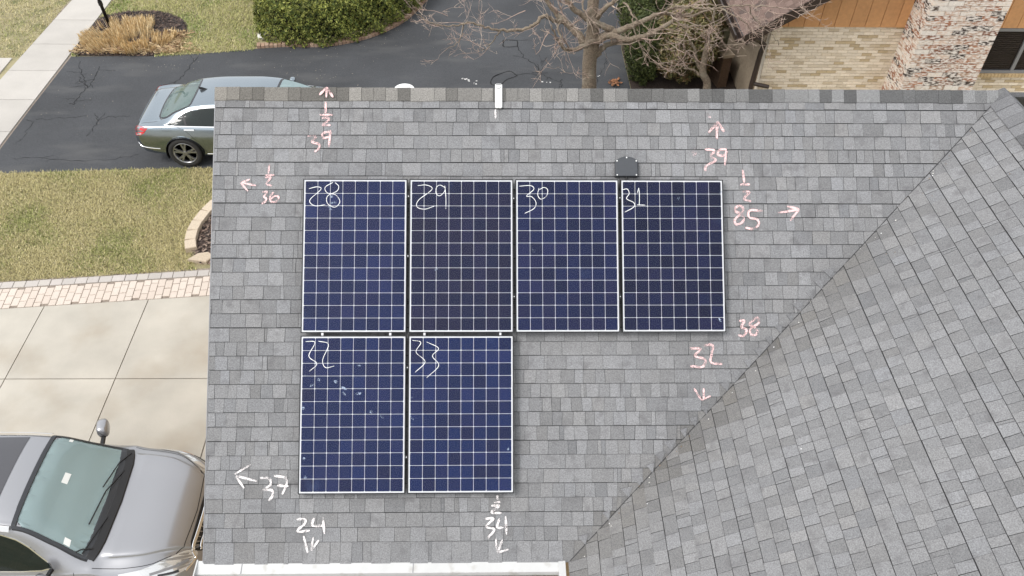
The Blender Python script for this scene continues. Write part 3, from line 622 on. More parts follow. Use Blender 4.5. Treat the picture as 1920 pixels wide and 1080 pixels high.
def panel(col_, row, num, tint):
    u0, v0 = col_ * (PW + GX), row * (PH + GY)
    t = thing('solar_panel', PP(u0 + PW / 2, v0 + PH / 2, -.04), PLAB[num], 'solar panel', 'solar panels on the roof')
    e = .009; hT = .0045
    for a in ((-e, 0, -e, PH + e), (PW, PW + e, -e, PH + e), (0, PW, -e, 0), (0, PW, PH, PH + e)):
        b = MB(); q = [(u0 + a[0], v0 + a[2]), (u0 + a[0], v0 + a[3]), (u0 + a[1], v0 + a[3]), (u0 + a[1], v0 + a[2])]
        b.prism([PP(*p, -.042) for p in q], [PP(*p, hT) for p in q]); b.build('frame_bar', M['frame'], t)
    b = MB(); q = [(u0, v0), (u0, v0 + PH), (u0 + PW, v0 + PH), (u0 + PW, v0)]
    b.prism([PP(*p, -.006) for p in q], [PP(*p, 0) for p in q]); b.build('backsheet', M['backsheet'], t)
    mg = .013; cx, cy = (PW - 2 * mg) / 8, (PH - 2 * mg) / 12; g = .0020; ch = .006
    for r in range(12):
        for c in range(8):
            k = (random.randint(0, 9), tint)
            if k not in cellmesh:
                b = MB(); x, yv = cx / 2 - g, cy / 2 - g
                q = [(-x + ch, -yv), (x - ch, -yv), (x, -yv + ch), (x, yv - ch), (x - ch, yv), (-x + ch, yv), (-x, yv - ch), (-x, -yv + ch)]
                f = random.uniform(.68, 1.25); rd = random.choice((0, 0, .001, .003)); base = tint
                colr = (base[0] * f + rd, base[1] * f + rd * .3, base[2] * f)
                b.prism([(a, d, 0) for a, d in q], [(a, d, .0012) for a, d in q], colr)
                o = b.build('cell', M['cell']); cellmesh[k] = o.data; bpy.data.objects.remove(o)
            o = bpy.data.objects.new('cell', cellmesh[k]); COL.objects.link(o)
            mw = Matrix.Translation(PP(u0 + mg + (c + .5) * cx, v0 + mg + (r + .5) * cy, .0003)) @ Matrix.Rotation(AL, 4, 'X')
            o.matrix_world = mw; o.parent = t; o.matrix_parent_inverse = world_of(t).inverted(); o.matrix_basis = mw
    b = MB(); b.prism([PP(*p, .0022) for p in q_in(u0, v0)], [PP(*p, .0034) for p in q_in(u0, v0)]); b.build('glass_cover', M['pglass'], t)
    (ox, oy, sc), sts = numbers[num]; bs = []
    for st in sts:
        pts = [UR(ox + p[0] / sc, oy + p[1] / sc, .105) for p in st]; pts = catmull(pts, 6)
        bs.append(stroke_mesh(PP, pts, .0058, .0046 + .0004 * len(bs)))
    o = bs[0].build('written_number', M['marker'], t, label=f'number {num} written in white marker')
    for bb in bs[1:]: bb.build('marker_stroke', M['marker'], o)
    for (px, py) in smudges.get(num, []):
        u, v = UR(px, py, .104); a = random.uniform(-1.2, 1.2); l, wd = random.uniform(.012, .035), random.uniform(.008, .016)
        b = MB(); b.poly([PP(u + math.cos(k) * l * math.cos(a) - math.sin(k) * wd * math.sin(a), v + math.cos(k) * l * math.sin(a) + math.sin(k) * wd * math.cos(a), .0041) for k in np.linspace(0, 5.5, 9)[::-1]]); b.build('smudge', M['smudge'], t)
    # mounting feet under the frame
    for fu in (.2, PW - .2):
        for fv in (.25, PH - .25):
            b = MB(); q = [(u0 + fu - .02, v0 + fv - .04), (u0 + fu - .02, v0 + fv + .04), (u0 + fu + .02, v0 + fv + .04), (u0 + fu + .02, v0 + fv - .04)]
            b.prism([PP(*p, -.097) for p in q], [PP(*p, -.04) for p in q]); b.build('mounting_foot', M['steel'], t)
    return t
def q_in(u0, v0): e = .002; return [(u0 + e, v0 + e), (u0 + e, v0 + PH - e), (u0 + PW - e, v0 + PH - e), (u0 + PW - e, v0 + e)]
tints = {28: (.0075, .0145, .062), 29: (.0080, .0115, .042), 30: (.0070, .0120, .050), 31: (.0064, .0098, .039), 32: (.0065, .0140, .060), 33: (.0062, .0145, .064)}
panels = {}
for n_, (c_, r_) in {28: (0, 0), 29: (1, 0), 30: (2, 0), 31: (3, 0), 32: (0, 1), 33: (1, 1)}.items(): panels[n_] = panel(c_, r_, n_, tints[n_])
# clamps: bright ones between the two rows, dark ones between columns
for n_, pix in {28: [(605, 626.5), (732, 626.5)], 29: [(796, 626.5), (938, 626)]}.items():
    for (px, py) in pix:
        u, v = UR(px, py, .085); b = MB(); q = [(u - .011, v - .014), (u - .011, v + .014), (u + .011, v + .014), (u + .011, v - .014)]
        b.prism([PP(*p, -.04) for p in q], [PP(*p, .001) for p in q]); b.build('clamp', M['steel'], panels[n_])
for n_, pix in {28: [(765, 480), (766, 368)], 29: [(963, 372), (964, 556)], 30: [(1162, 371), (1163, 556)], 32: [(764, 689), (762, 857)]}.items():
    for (px, py) in pix:
        u, v = UR(px, py, .1); b = MB(); q = [(u - .011, v - .02), (u - .011, v + .02), (u + .011, v + .02), (u + .011, v - .02)]
        b.prism([PP(*p, -.03) for p in q], [PP(*p, .0035) for p in q]); cl = b.build('clamp', M['frame'], panels[n_])
        b = MB(); b.prism([PP(u + .006 * math.cos(k), v - .006 * math.sin(k), .003) for k in np.linspace(0, 5.24, 6)], [PP(u + .006 * math.cos(k), v - .006 * math.sin(k), .008) for k in np.linspace(0, 5.24, 6)]); b.build('bolt', M['steel'], cl)
for row, (ua, ub, vs) in enumerate([(.02, 4 * PW + 3 * GX - .02, (.3, PH - .3)), (.02, 2 * PW + GX - .02, (PH + GY + .3, 2 * PH + GY - .3))]):
    for v in vs:
        b = MB(); q = [(ua, v - .02), (ua, v + .02), (ub, v + .02), (ub, v - .02)]
        b.prism([PP(*p, -.088) for p in q], [PP(*p, -.045) for p in q]); o = b.build('mounting_rail', M['frame']); tag(o, 'black rail under the %s row of solar panels, %s of its pair' % (('upper', 'lower')[row], 'upper' if v == vs[0] else 'lower'), 'rail', 'panel rails')

# grey junction box above panel 31
ub, vb = UR(1175, 331, .05)
bx = thing('junction_box', RP(ub, vb - .1, .0), 'dark grey roof junction box with arched top above the solar panels', 'junction box')
def bp(wd, top, arch, lo=0.):
    p = [(-wd, lo), (wd, lo), (wd, -top)]
    for k in range(1, 8): a = k / 8; x = wd * (1 - 2 * a); p.append((x, -top - arch * (1 - (x / wd) ** 2)))
    return p + [(-wd, -top)]
b = MB(); P1 = bp(.118, .165, .045); P2 = bp(.108, .158, .042, -.006)
b.rings([[RP(ub + x, vb + v, .004) for x, v in P1], [RP(ub + x, vb + v, .045) for x, v in P1]], None, None, True, True); b.build('body', M['black_plastic'], bx)
b = MB(); b.rings([[RP(ub + x, vb + v, .045) for x, v in P1], [RP(ub + x, vb + v, .055) for x, v in P1], [RP(ub + x, vb + v, .064) for x, v in P2]], None, None, False, True); lid = b.build('lid', M['grey_plastic'], bx)
for (x, v) in ((-.1, -.162), (.1, -.162), (-.1, -.014), (.1, -.014), (0, -.197)):
    b = MB(); b.rings([[RP(ub + x + r * math.cos(k), vb + v + r * math.sin(k), h) for k in np.linspace(0, 5.5, 8)[::-1]] for r, h in ((.0075, .055), (.0075, .067), (.003, .070))], None, None, False, True); b.build('screw', M['white_plastic'], lid)
b = MB(); b.tube([RP(ub, vb, .03), RP(ub, vb + .05, .03), RP(ub, vb + .12, .025)], .012, 8); b.build('conduit', M['black_plastic'], bx)
# white strap bracket over the ridge
u1, v1 = UR(935, 203, .03); u2, v2 = UR(935, 163, .03)
br = thing('ridge_bracket', RP(u1, v1, .01), 'narrow white plastic bracket hooked over the ridge caps', 'bracket')
hw = .037
def rr(x0, x1, a, c, r=.012): return [(x0 + r, a), (x1 - r, a), (x1, a + r), (x1, c - r), (x1 - r, c), (x0 + r, c), (x0, c - r), (x0, a + r)]
P1 = rr(u1 - hw, u1 + hw, VR - .055, v1); P2 = rr(u1 - hw + .004, u1 + hw - .004, VR - .051, v1 - .004)
b = MB(); b.rings([[RP(x, v, .026) for x, v in P1], [RP(x, v, .036) for x, v in P1], [RP(x, v, .040) for x, v in P2]], None, None, True, True); b.build('strap', M['white_plastic'], br)
b = MB(); b.tube([RP(u1 + .022 * math.cos(k), VR - .02 + .022 * math.sin(k), .041) for k in np.linspace(0, 3.2, 10)], .0035, 5); b.build('ring', M['alu'], br)
b = MB(); b.prism([RP(u1 - .03, VR - .05, .036), RP(u1 - .03, VR - .042, .036), RP(u1 + .03, VR - .042, .036), RP(u1 + .03, VR - .05, .036)], [RP(u1 - .03, VR - .05, .044), RP(u1 - .03, VR - .042, .044), RP(u1 + .03, VR - .042, .044), RP(u1 + .03, VR - .05, .044)]); b.build('hinge_pin', M['grey_plastic'], br)
for k in range(4):
    v = VR + .07 + k * .045; b = MB(); b.rings([[RP(u1 + r * math.cos(a), v + r * math.sin(a), h) for a in np.linspace(0, 5.5, 8)[::-1]] for r, h in ((.005, .039), (.005, .0425))], None, None, False, True); b.build('rivet', M['alu'], br)
# white vent cap behind the ridge
c = PY(758, 168.5, YB + .25)
vt = thing('vent_cap', (c.x, c.y, c.z - .18), 'low white rounded vent cap peeking over the ridge', 'vent')
b = MB(); rg = []
for r, h in ((.09, -.25), (.09, -.02), (.112, -.02), (.112, .008), (.107, .014), (.08, .017)): rg.append([(c.x + r * math.cos(k), c.y + r * math.sin(k), c.z + h - .0) for k in np.linspace(0, 2 * math.pi, 25)[:-1]])
b.rings(rg, None, None, True, True); b.build('cap', M['white_plastic'], vt)

# ================================================================== NEIGHBOUR'S HOUSE
YN = 8.8; XL = PY(1450, 48, YN).x; ZB = PY(1550, 48, YN).z
nh = thing('brick_house', (XL + 3, YN + 2, 0), 'neighbouring house of beige brick and orange wood siding with whitewashed chimney', 'house')
random.seed(9)
bricks = []
BL, BH, J = .203, .058, .0097
WX0 = 12.05; WZ0 = PY(1900, 136, YN).z
wall = MB(); wall.box(XL + .02, WX0 - .04, YN + .012, YN + .25, 0, ZB); wall.box(WX0 - .04, XL + 6.6, YN + .012, YN + .25, 0, WZ0); wall = wall.build('wall', M['mortar'], nh)
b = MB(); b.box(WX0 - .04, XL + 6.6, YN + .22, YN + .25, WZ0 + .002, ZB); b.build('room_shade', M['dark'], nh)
k = 0; zz = ZB - BH - .004
while zz > .25:
    x = XL + (-(BL + J) / 2 if k % 2 else 0)
    while x < XL + 6.4:
        a, c_ = max(x, XL), x + BL
        if c_ - a > .03 and not (10.35 < x < 11.55) and not (x > WX0 - .1 and zz > WZ0 - .06):
            f = random.random(); base = (.78, .68, .55) if f < .62 else ((.68, .58, .45) if f < .82 else ((.52, .41, .265) if f < .95 else (.58, .48, .35)))
            bricks.append((a, c_, zz, zz + BH, jit(base, .07), random.uniform(-.002, .003)))
        x += BL + J
    zz -= BH + J; k += 1
def visible(p): q = proj(p); return -5 < q[0] < 1925 and -5 < q[1] < 163
def brick_mb(b, a, c_, z0, z1, col, d): b.box(a, c_, YN - .004 - d, YN + .03, z0, z1, col)
# chimney bricks
YC = YN - .72; CX0, CX1 = PY(1690, 160, YC).x, PY(1826, 160, YC).x; CT = 6.4
ch = MB(); ch.box(CX0 + .015, CX1 - .015, YC + .015, YN + .1, 0, CT); ch = ch.build('chimney', M['mortar2'], nh)
cb_ = []; H2, L2, J2 = .0905, .294, .011; zz = .02; k = 0
pal = [(.66, .56, .47), (.58, .44, .35), (.32, .15, .09), (.24, .115, .075), (.06, .045, .04), (.70, .64, .57), (.44, .30, .22), (.10, .075, .06), (.36, .18, .11), (.50, .35, .27)]
def oc(): return jit(random.choice(pal), .12)
while zz < CT - .1:
    x = CX0 - (L2 + J2) / 2 * (k % 2)
    while x < CX1:
        a, c_ = max(x, CX0), min(x + L2, CX1)
        if c_ - a > .04: cb_.append(('f', a, c_, zz, oc()))
        x += L2 + J2
    y0 = YC - (L2 + J2) / 2 * ((k + 1) % 2) + .1
    while y0 < YN:
        a, c_ = max(y0, YC + .10), min(y0 + L2, YN)
        if c_ - a > .04: cb_.append(('l', a, c_, zz, oc())); cb_.append(('r', a, c_, zz, oc()))
        y0 += L2 + J2
    zz += H2 + J2; k += 1
left = 300; bf = MB()
for s_, a, c_, z0, col in cb_:
    d = random.uniform(-.004, .005)
    def put(b):
        if s_ == 'f': b.box(a, c_, YC - d, YC + .10, z0, z0 + H2, col)
        elif s_ == 'l': b.box(CX0 - d, CX0 + .05, a, c_, z0, z0 + H2, col)
        else: b.box(CX1 - .05, CX1 + d, a, c_, z0, z0 + H2, col)
    if s_ != 'r' and visible((a, YC if s_ == 'f' else a, z0 + .04) if s_ == 'f' else (CX0, a, z0 + .04)) and left > 0:
        b = MB(); put(b); b.build('brick', M['oldbrick'], ch); left -= 1
    else: put(bf)
bf.build('brick_field', M['oldbrick'], nh, kind='stuff')
bf = MB()
for br_ in sorted(bricks, key=lambda q: 0 if visible((q[0], YN, q[2])) else 1):
    if left > 0 and visible((br_[0], YN, br_[2])): b = MB(); brick_mb(b, *br_); b.build('brick', M['brick'], wall); left -= 1
    else: brick_mb(bf, *br_)
bf.build('brick_field', M['brick'], nh, kind='stuff')
# siding boards up to the rake
PA, PB = PY(1402, 64, YN - .42), PY(1518, 2, YN - .42); rs = (PB.z - PA.z) / (PB.x - PA.x)
def rake(x): return PA.z + (x - PA.x) * rs
x = XL - .02; bwid = .315
while x < 14.5:
    x1 = x + bwid; pk = PA.x + 5.2
    def hz(q): return min(rake(q) - .06, rake(pk) - .06 - (q - pk) * rs)
    b = MB(); g = .005; b.prism([(x + g, YN - .022, ZB - .02), (x1 - g, YN - .022, ZB - .02), (x1 - g, YN + .05, ZB - .02), (x + g, YN + .05, ZB - .02)], [(x + g, YN - .022, hz(x)), (x1 - g, YN - .022, hz(x1)), (x1 - g, YN + .05, hz(x1)), (x + g, YN + .05, hz(x))])
    b.build('siding_board', M['siding'], nh); x = x1
b = MB(); b.prism([(XL, YN + .03, ZB - .1), (14.5, YN + .03, ZB - .1), (14.5, YN + .2, ZB - .1), (XL, YN + .2, ZB - .1)], [(XL, YN + .03, hz(XL) - .05), (14.5, YN + .03, hz(14.5)), (14.5, YN + .2, hz(14.5)), (XL, YN + .2, hz(XL) - .05)]); b.build('gable_backing', M['dark'], nh)
# roof slope with brown rake, shingles
TX = PA.x + 5.2; up = Vector((-math.sin(math.atan(rs)), 0, math.cos(math.atan(rs)))); YR0, YR1 = YN - .45, YN + 7
def NRp(x, yv, h=0.): return Vector((x, yv, rake(x))) + up * h
b = MB(); b.prism([NRp(PA.x - .1, YR0, -.03), NRp(TX, YR0, -.03), NRp(TX, YR1, -.03), NRp(PA.x - .1, YR1, -.03)], [NRp(PA.x - .1, YR0, .03), NRp(TX, YR0, .03), NRp(TX, YR1, .03), NRp(PA.x - .1, YR1, .03)]); nr = b.build('roof', M['brown_metal'], nh)
b = MB(); b.prism([NRp(PA.x - .1, YR0 - .03, -.17), NRp(TX, YR0 - .03, -.17), NRp(TX, YR0, -.17), NRp(PA.x - .1, YR0, -.17)], [NRp(PA.x - .1, YR0 - .03, .034), NRp(TX, YR0 - .03, .034), NRp(TX, YR0, .034), NRp(PA.x - .1, YR0, .034)]); b.build('rake_fascia', M['brown_metal'], nh)
b = MB(); b.prism([NRp(PA.x - .05, YR0, -.10), NRp(TX, YR0, -.10), NRp(TX, YN, -.10), NRp(PA.x - .05, YN, -.10)], [NRp(PA.x - .05, YR0, -.085), NRp(TX, YR0, -.085), NRp(TX, YN, -.085), NRp(PA.x - .05, YN, -.085)]); b.build('soffit', M['brown_metal'], nh)
c0 = math.cos(math.atan(rs)); nf = MB(); cnt = 0
for i in range(16):
    xa = PA.x - .1 + i * .14 * c0; yv = YR0 - .01 - (random.random() * .2)
    while yv < YR1 - 2:
        l = random.uniform(.14, .30); a = max(yv, YR0 - .015); q = [(xa, a), (xa + .139 * c0, a), (xa + .139 * c0, yv + l - .006), (xa, yv + l - .006)]
        col = jit(random.choice([(.125, .082, .066), (.15, .10, .082), (.095, .066, .056), (.165, .112, .092)]), .1)
        if yv + l > YR0 + .02:
            tgt = MB() if visible(NRp(xa, a)) and proj(NRp(xa, a))[0] < 1600 and cnt < 150 else nf
            tgt.prism([NRp(x, y_, .028) for x, y_ in q], [NRp(x, y_, .042 if x == xa else .034) for x, y_ in q], col)
            if tgt is not nf: tgt.build('shingle', M['nroof'], nr); cnt += 1
        yv += l
nf.build('shingle_field', M['nroof'], nh, kind='stuff')
# gutter and downspout at the eave corner
b = MB(); gx = PA.x - .16; b.rings([[(gx - .08, YR0 - .02, PA.z - .14), (gx + .06, YR0 - .02, PA.z - .16), (gx + .08, YR0 - .02, PA.z - .01), (gx + .05, YR0 - .02, PA.z - .01), (gx + .03, YR0 - .02, PA.z - .13), (gx - .05, YR0 - .02, PA.z - .11), (gx - .07, YR0 - .02, PA.z - .0), (gx - .1, YR0 - .02, PA.z - .0)], [(gx - .08, YR1, PA.z - .14), (gx + .06, YR1, PA.z - .16), (gx + .08, YR1, PA.z - .01), (gx + .05, YR1, PA.z - .01), (gx + .03, YR1, PA.z - .13), (gx - .05, YR1, PA.z - .11), (gx - .07, YR1, PA.z - .0), (gx - .1, YR1, PA.z - .0)]], None, None, True, True); b.build('gutter', M['brown_metal'], nh)
e1 = PY(1402, 68, YN - .35); e2 = PY(1424, 76, YN - .12); e3 = PY(1433, 84, YN - .09); e4 = PY(1411, 156, YN - .09)
b = MB(); b.tube([e1, e2, e3, Vector((e3.x - .03, e3.y, e3.z - .15)), Vector((e3.x - .06, e3.y, e4.z)), Vector((e3.x - .06, e3.y, .1))], .052, 8); b.build('downspout', M['brown_metal'], nh)
b = MB(); b.tube([Vector((e3.x - .06, e3.y, e4.z)), Vector((e3.x + .3, e3.y - .05, e4.z - .06))], .045, 8); b.build('downspout_foot', M['brown_metal'], nh)
# side wall, recess, low porch wall
def PX(px, py, X): d = ray(px, py); return CAM + d * ((X - CAM.x) / d.x)
Y1 = PX(1360, 100, XL).y
b = MB(); b.box(XL, XL + .22, YN + .25, Y1, 0, PA.z - .1); b.build('side_wall', M['stucco'], nh)
b = MB(); b.box(XL + .9, XL + 1.1, Y1, Y1 + 5, 0, PA.z - .1); b.build('recessed_wall', M['brown_wall'], nh)
b = MB(); b.box(XL + .8, XL + .89, Y1 + .15, Y1 + 1.15, .2, 2.1); d_ = b.build('door', M['black_paint'], nh)
A_, Bq = G(1338, 157), G(1305, 116); t = (Bq - A_).normalized(); n = Vector((t.y, -t.x, 0))
b = MB(); q = [A_ - t * .2, Bq + t * .6, Bq + t * .6 + n * .22, A_ - t * .2 + n * .22]; b.prism([p for p in q], [p + Vector((0, 0, .78)) for p in q]); pw = b.build('porch_wall', M['brown_wall'], nh)
b = MB(); q2 = [A_ - t * .24 - n * .03, Bq + t * .6 - n * .03, Bq + t * .6 + n * .25, A_ - t * .24 + n * .25]; b.prism([p + Vector((0, 0, .782)) for p in q2], [p + Vector((0, 0, .85)) for p in q2]); b.build('coping', M['stucco'], pw)
# window right of the chimney
win = MB(); win.box(WX0 - .05, WX0 + 2.5, YN - .03, YN + .04, ZB - .09, ZB - .025); win.box(WX0 - .05, WX0 + 2.5, YN - .03, YN + .04, WZ0 - .0, WZ0 + .06); win = win.build('window', M['alu'], nh)
b = MB(); b.box(WX0, WX0 + 2.45, YN + .005, YN + .009, WZ0 + .06, ZB - .09); b.build('pane', M['winglass'], win)
mx = PY(1905, 100, YN).x + .07
b = MB(); b.box(mx - .035, mx + .035, YN - .028, YN + .03, WZ0 + .06, ZB - .09); b.build('mullion', M['alu'], win)
for i in range(26):
    z0 = WZ0 + .07 + i * .044
    if z0 > ZB - .12: break
    b = MB(); b.prism([(WX0, YN + .02, z0), (WX0 + 2.4, YN + .02, z0), (WX0 + 2.4, YN + .035, z0 + .004), (WX0, YN + .035, z0 + .004)], [(WX0, YN + .02, z0 + .036), (WX0 + 2.4, YN + .02, z0 + .036), (WX0 + 2.4, YN + .035, z0 + .04), (WX0, YN + .035, z0 + .04)]); b.build('blind_slat', M['blind'], win)
x = WX0 - .25
while x < WX0 + 1.2:
    b = MB(); b.box(x, x + .066, YN - .06, YN + .02, WZ0 - .085, WZ0 - .004, jit((.52, .38, .22), .1)); b.build('sill_brick', M['brick'], nh); x += .075

# ================================================================== PLANTS
def leaves(name, parent, pts, nrm, size, cols, m='leaf', asp=.45, tilt=.8, clump=None):
    n = len(pts); P = np.zeros((n, 4, 3), np.float32); rnd = np.random.normal(size=(n, 3)) * tilt + nrm
    rnd /= np.linalg.norm(rnd, axis=1, keepdims=True) + 1e-9; h = np.random.normal(size=(n, 3)); a = np.cross(rnd, h); a /= np.linalg.norm(a, axis=1, keepdims=True) + 1e-9; b = np.cross(rnd, a)
    s = (size * np.random.uniform(.6, 1.4, n))[:, None]
    P[:, 0] = pts - a * s; P[:, 1] = pts - b * s * asp; P[:, 2] = pts + a * s; P[:, 3] = pts + b * s * asp
    ci = np.random.randint(0, len(cols), n); C_ = np.array(cols)[ci] * np.random.uniform(.7, 1.3, n)[:, None]
    if clump is not None: C_ *= clump[:, None]
    return quads(name, P, M[m], C_, parent)
# clipped yew hedge in the bed
hg = thing('clipped_hedge', (-2, 13.6, 0), 'wide clipped dark green hedge curving along the black driveway', 'hedge')
out = [(-3.78, 18)] + [(-3.8, 16), (-3.82, 14), (-3.80, 12.75), (-3.55, 12.32), (-3.1, 12.2), (-2.4, 12.2), (-1.85, 12.38), (-1.2, 12.8), (-.55, 13.6), (-.05, 14.9), (.2, 16.5), (.25, 18)]
dense = catmull(out, 40); dense = np.array(dense); seg = np.r_[0, np.cumsum(np.linalg.norm(np.diff(dense, axis=0), axis=1))]
n1 = 30000; tt = np.random.uniform(0, seg[-1], n1); xx = np.interp(tt, seg, dense[:, 0]); yy2 = np.interp(tt, seg, dense[:, 1])
dx = np.interp(tt + .02, seg, dense[:, 0]) - xx; dy = np.interp(tt + .02, seg, dense[:, 1]) - yy2; ln = np.hypot(dx, dy) + 1e-9
nx, ny = dy / ln, -dx / ln; nx, ny = nx * 1, ny * 1
HZ = 1.02; zz_ = np.random.uniform(.02, 1, n1) ** .9 * HZ
lump = .06 * np.sin(tt * 9 + zz_ * 7) + .05 * np.sin(tt * 17 + 1.3 + zz_ * 13) + .04 * np.sin(tt * 31 - zz_ * 21)
prof_ = .05 - .16 * (zz_ / HZ) ** 3 - .18 * np.clip(.25 - zz_, 0, 1); dpt = np.random.exponential(.05, n1)
off_ = prof_ + .17 + lump - dpt; pw_ = np.stack([xx + nx * off_, yy2 + ny * off_, zz_], 1); nw_ = np.stack([nx, ny, .25 + 0 * nx], 1)
n2 = 34000; ax = np.random.uniform(-3.95, .4, n2 * 2); ay = np.random.uniform(12.2, 17, n2 * 2)
front = np.interp(ax, [p[0] for p in out[3:]], [p[1] for p in out[3:]]); ok = ay > front - .06; ax, ay, front = ax[ok][:n2], ay[ok][:n2], front[ok][:n2]
edge_d = np.minimum(ay - front + .15, ax + 4.0); hz2 = HZ + .0 - .18 * np.exp(-edge_d / .15) + .055 * np.sin(ax * 7 + ay * 3) * np.sin(ay * 8 - ax * 2) + .05 * np.sin(ax * 15 + 1) * np.sin(ay * 17) + .03 * np.sin(ax * 31) * np.sin(ay * 29) - np.random.exponential(.05, len(ax))
pt_ = np.stack([ax, ay, hz2], 1); nt_ = np.tile([0, 0, 1.], (len(ax), 1))
allp = np.concatenate([pw_, pt_]); alln = np.concatenate([nw_, nt_]); cl_ = .8 + .25 * np.sin(allp[:, 0] * 6 + allp[:, 2] * 5) * np.sin(allp[:, 1] * 7 + 1) + .2 * np.random.rand(len(allp))
leaves('foliage', hg, allp, alln, .034, [(.18, .20, .04), (.10, .13, .028), (.27, .28, .07), (.065, .09, .02), (.22, .23, .05)], clump=cl_)
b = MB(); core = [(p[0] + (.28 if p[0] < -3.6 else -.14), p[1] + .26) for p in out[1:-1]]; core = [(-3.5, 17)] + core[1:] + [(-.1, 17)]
b.prism([(x, y_, 0) for x, y_ in core][::-1], [(x, y_, .72) for x, y_ in core][::-1]); b.build('shade_core', mat('hedge_core', (.02, .022, .010), .9, noise=(30, .5)), hg)  # dark solid block stands in for the shade inside the foliage
# brick edging of the hedge bed and its rock
be = thing('brick_edging', (-2.5, 12.1, 0), 'row of brown edging bricks between hedge and black driveway', 'edging')
ed = np.array(catmull(hedge_edge[:7], 30)); sg = np.r_[0, np.cumsum(np.linalg.norm(np.diff(ed, axis=0), axis=1))]; s_ = 0.02; random.seed(2)
while s_ < sg[-1] - .1:
    a = np.array([np.interp(s_, sg, ed[:, 0]), np.interp(s_, sg, ed[:, 1])]); c_ = np.array([np.interp(s_ + .085, sg, ed[:, 0]), np.interp(s_ + .085, sg, ed[:, 1])])
    t = (c_ - a) / np.linalg.norm(c_ - a); n = np.array((-t[1], t[0])); q = [a, c_, c_ + n * .17, a + n * .17]; zt = .07 + random.uniform(-.012, .012)
    b = MB(); b.prism([(*p, -.02) for p in q], [(*p, zt) for p in q], jit(random.choice([(.36, .24, .17), (.42, .30, .22), (.30, .20, .14)]), .1)); b.build('edging_brick', M['brick'], be); s_ += .1
rk = G(494, 72); b = MB(); random.seed(6); rg = []
for h, r in ((-.02, .13), (.05, .15), (.12, .12), (.16, .05)): rg.append([(rk.x + r * random.uniform(.8, 1.15) * math.cos(k), rk.y + .8 * r * random.uniform(.8, 1.15) * math.sin(k), h + random.uniform(-.015, .015)) for k in np.linspace(0, 5.5, 8)])
b.rings(rg, (.66, .63, .57), None, True, True); tag(b.build('rock', M['stone']), 'pale rock at the corner of the hedge', 'rock')
# mulch island with dry ornamental grass and lamp post
b = MB(); b.poly([(-7.25 + 1.42 * math.cos(k), 12.55 + 1.33 * math.sin(k) if math.sin(k) > -.74 else 11.53, .012) for k in np.linspace(0, 6.283, 40)[:-1]]); tag(b.build('mulch_island', M['mulch']), kind='structure')
chips('mulch_chips', lambda x, yv: bed_ok(x, yv) and yv > 11.54 and x > sw(yv)[1] + .06, 4200, (-8.7, -5.8, 11.5, 13.95), .014, 'dark mulch around the dry ornamental grass', MC[:2] + [(.035, .028, .026), (.05, .04, .036), (.14, .10, .08)])
og = thing('ornamental_grass', (-7.2, 12.3, 0), 'clump of cut dry tan ornamental grass around the lamp post', 'ornamental grass')
random.seed(14); P = []; C_ = []; ctr = [(random.uniform(-8.25, -6.0), random.uniform(11.62, 13.45)) for _ in range(230)]
while len(P) < 5200:
    cc = random.choice(ctr); x, yv = random.gauss(cc[0], .038), random.gauss(cc[1], .038)
    if x < sw(yv)[1] + .1 or ((x + 7.15) / 1.08) ** 2 + ((yv - 12.35) / .88) ** 2 > 1 or (x > -6.75 and yv > 12.55 + random.uniform(-.1, .1)) or ((x + 7.86) ** 2 + (yv - 12.72) ** 2 < .035): continue
    h = random.uniform(.13, .27) * (1 if random.random() < .8 else .6); a = random.uniform(0, 6.28); ln_ = random.uniform(.0, .2) * h
    ex = (x + 7.15) * .10; ey_ = (yv - 12.35) * .10 - .02; wd = random.uniform(.004, .010); d = (math.cos(a) * wd, math.sin(a) * wd)
    tip = (x + math.cos(a * 3) * ln_ + ex, yv + math.sin(a * 3) * ln_ + ey_, h)
    P.append([(x - d[0], yv - d[1], 0), (x + d[0], yv + d[1], 0), (tip[0] + d[0] * .6, tip[1] + d[1] * .6, h), (tip[0] - d[0] * .6, tip[1] - d[1] * .6, h)]); C_.append(jit(random.choice([(.66, .49, .26), (.76, .60, .35), (.50, .35, .18), (.80, .66, .42)]), .22))
quads('stalks', np.array(P), M['grass'], np.array(C_), og)
P = []; C_ = []
while len(P) < 2600:
    x, yv = random.gauss(-7.2, .75), 11.75 + abs(random.gauss(0, .22)) - .1
    if random.random() < .25: x, yv = random.gauss(-6.0, .12), random.uniform(11.7, 12.7)
    if x < sw(yv)[1] + .08 or yv < 11.5: continue
    a = random.uniform(0, 6.28); l = random.uniform(.05, .18); wd = .004; z0 = random.uniform(.02, .09); dx_, dy_ = math.cos(a), math.sin(a)
    P.append([(x - dy_ * wd, yv + dx_ * wd, z0), (x + dy_ * wd, yv - dx_ * wd, z0), (x + dx_ * l + dy_ * wd, yv + dy_ * l - dx_ * wd, z0 + random.uniform(-.02, .05)), (x + dx_ * l - dy_ * wd, yv + dy_ * l + dx_ * wd, z0 + .01)]); C_.append(jit(random.choice([(.55, .41, .23), (.48, .34, .19), (.36, .23, .14), (.62, .49, .30)]), .2))
quads('fallen_straw', np.array(P), M['grass'], np.array(C_), og)
lp = G(208, 53); lamp = thing('lamp_post', (lp.x, lp.y, 0), 'thin black lamp post rising from the dry grass', 'lamp post')
b = MB(); b.tube([(lp.x, lp.y, 0), (lp.x - .14, lp.y, 2.0)], .042, 12); b.build('post', M['black_paint'], lamp, smooth=True)
b = MB(); b.tube([(lp.x - .043, lp.y, .62), (lp.x - .05, lp.y, .72)], .055, 12); b.build('collar', M['black_paint'], lamp)
lp.x -= .14; b = MB(); b.box(lp.x - .11, lp.x + .11, lp.y - .11, lp.y + .11, 2.0, 2.28); lan = b.build('lantern', M['winglass'], lamp)
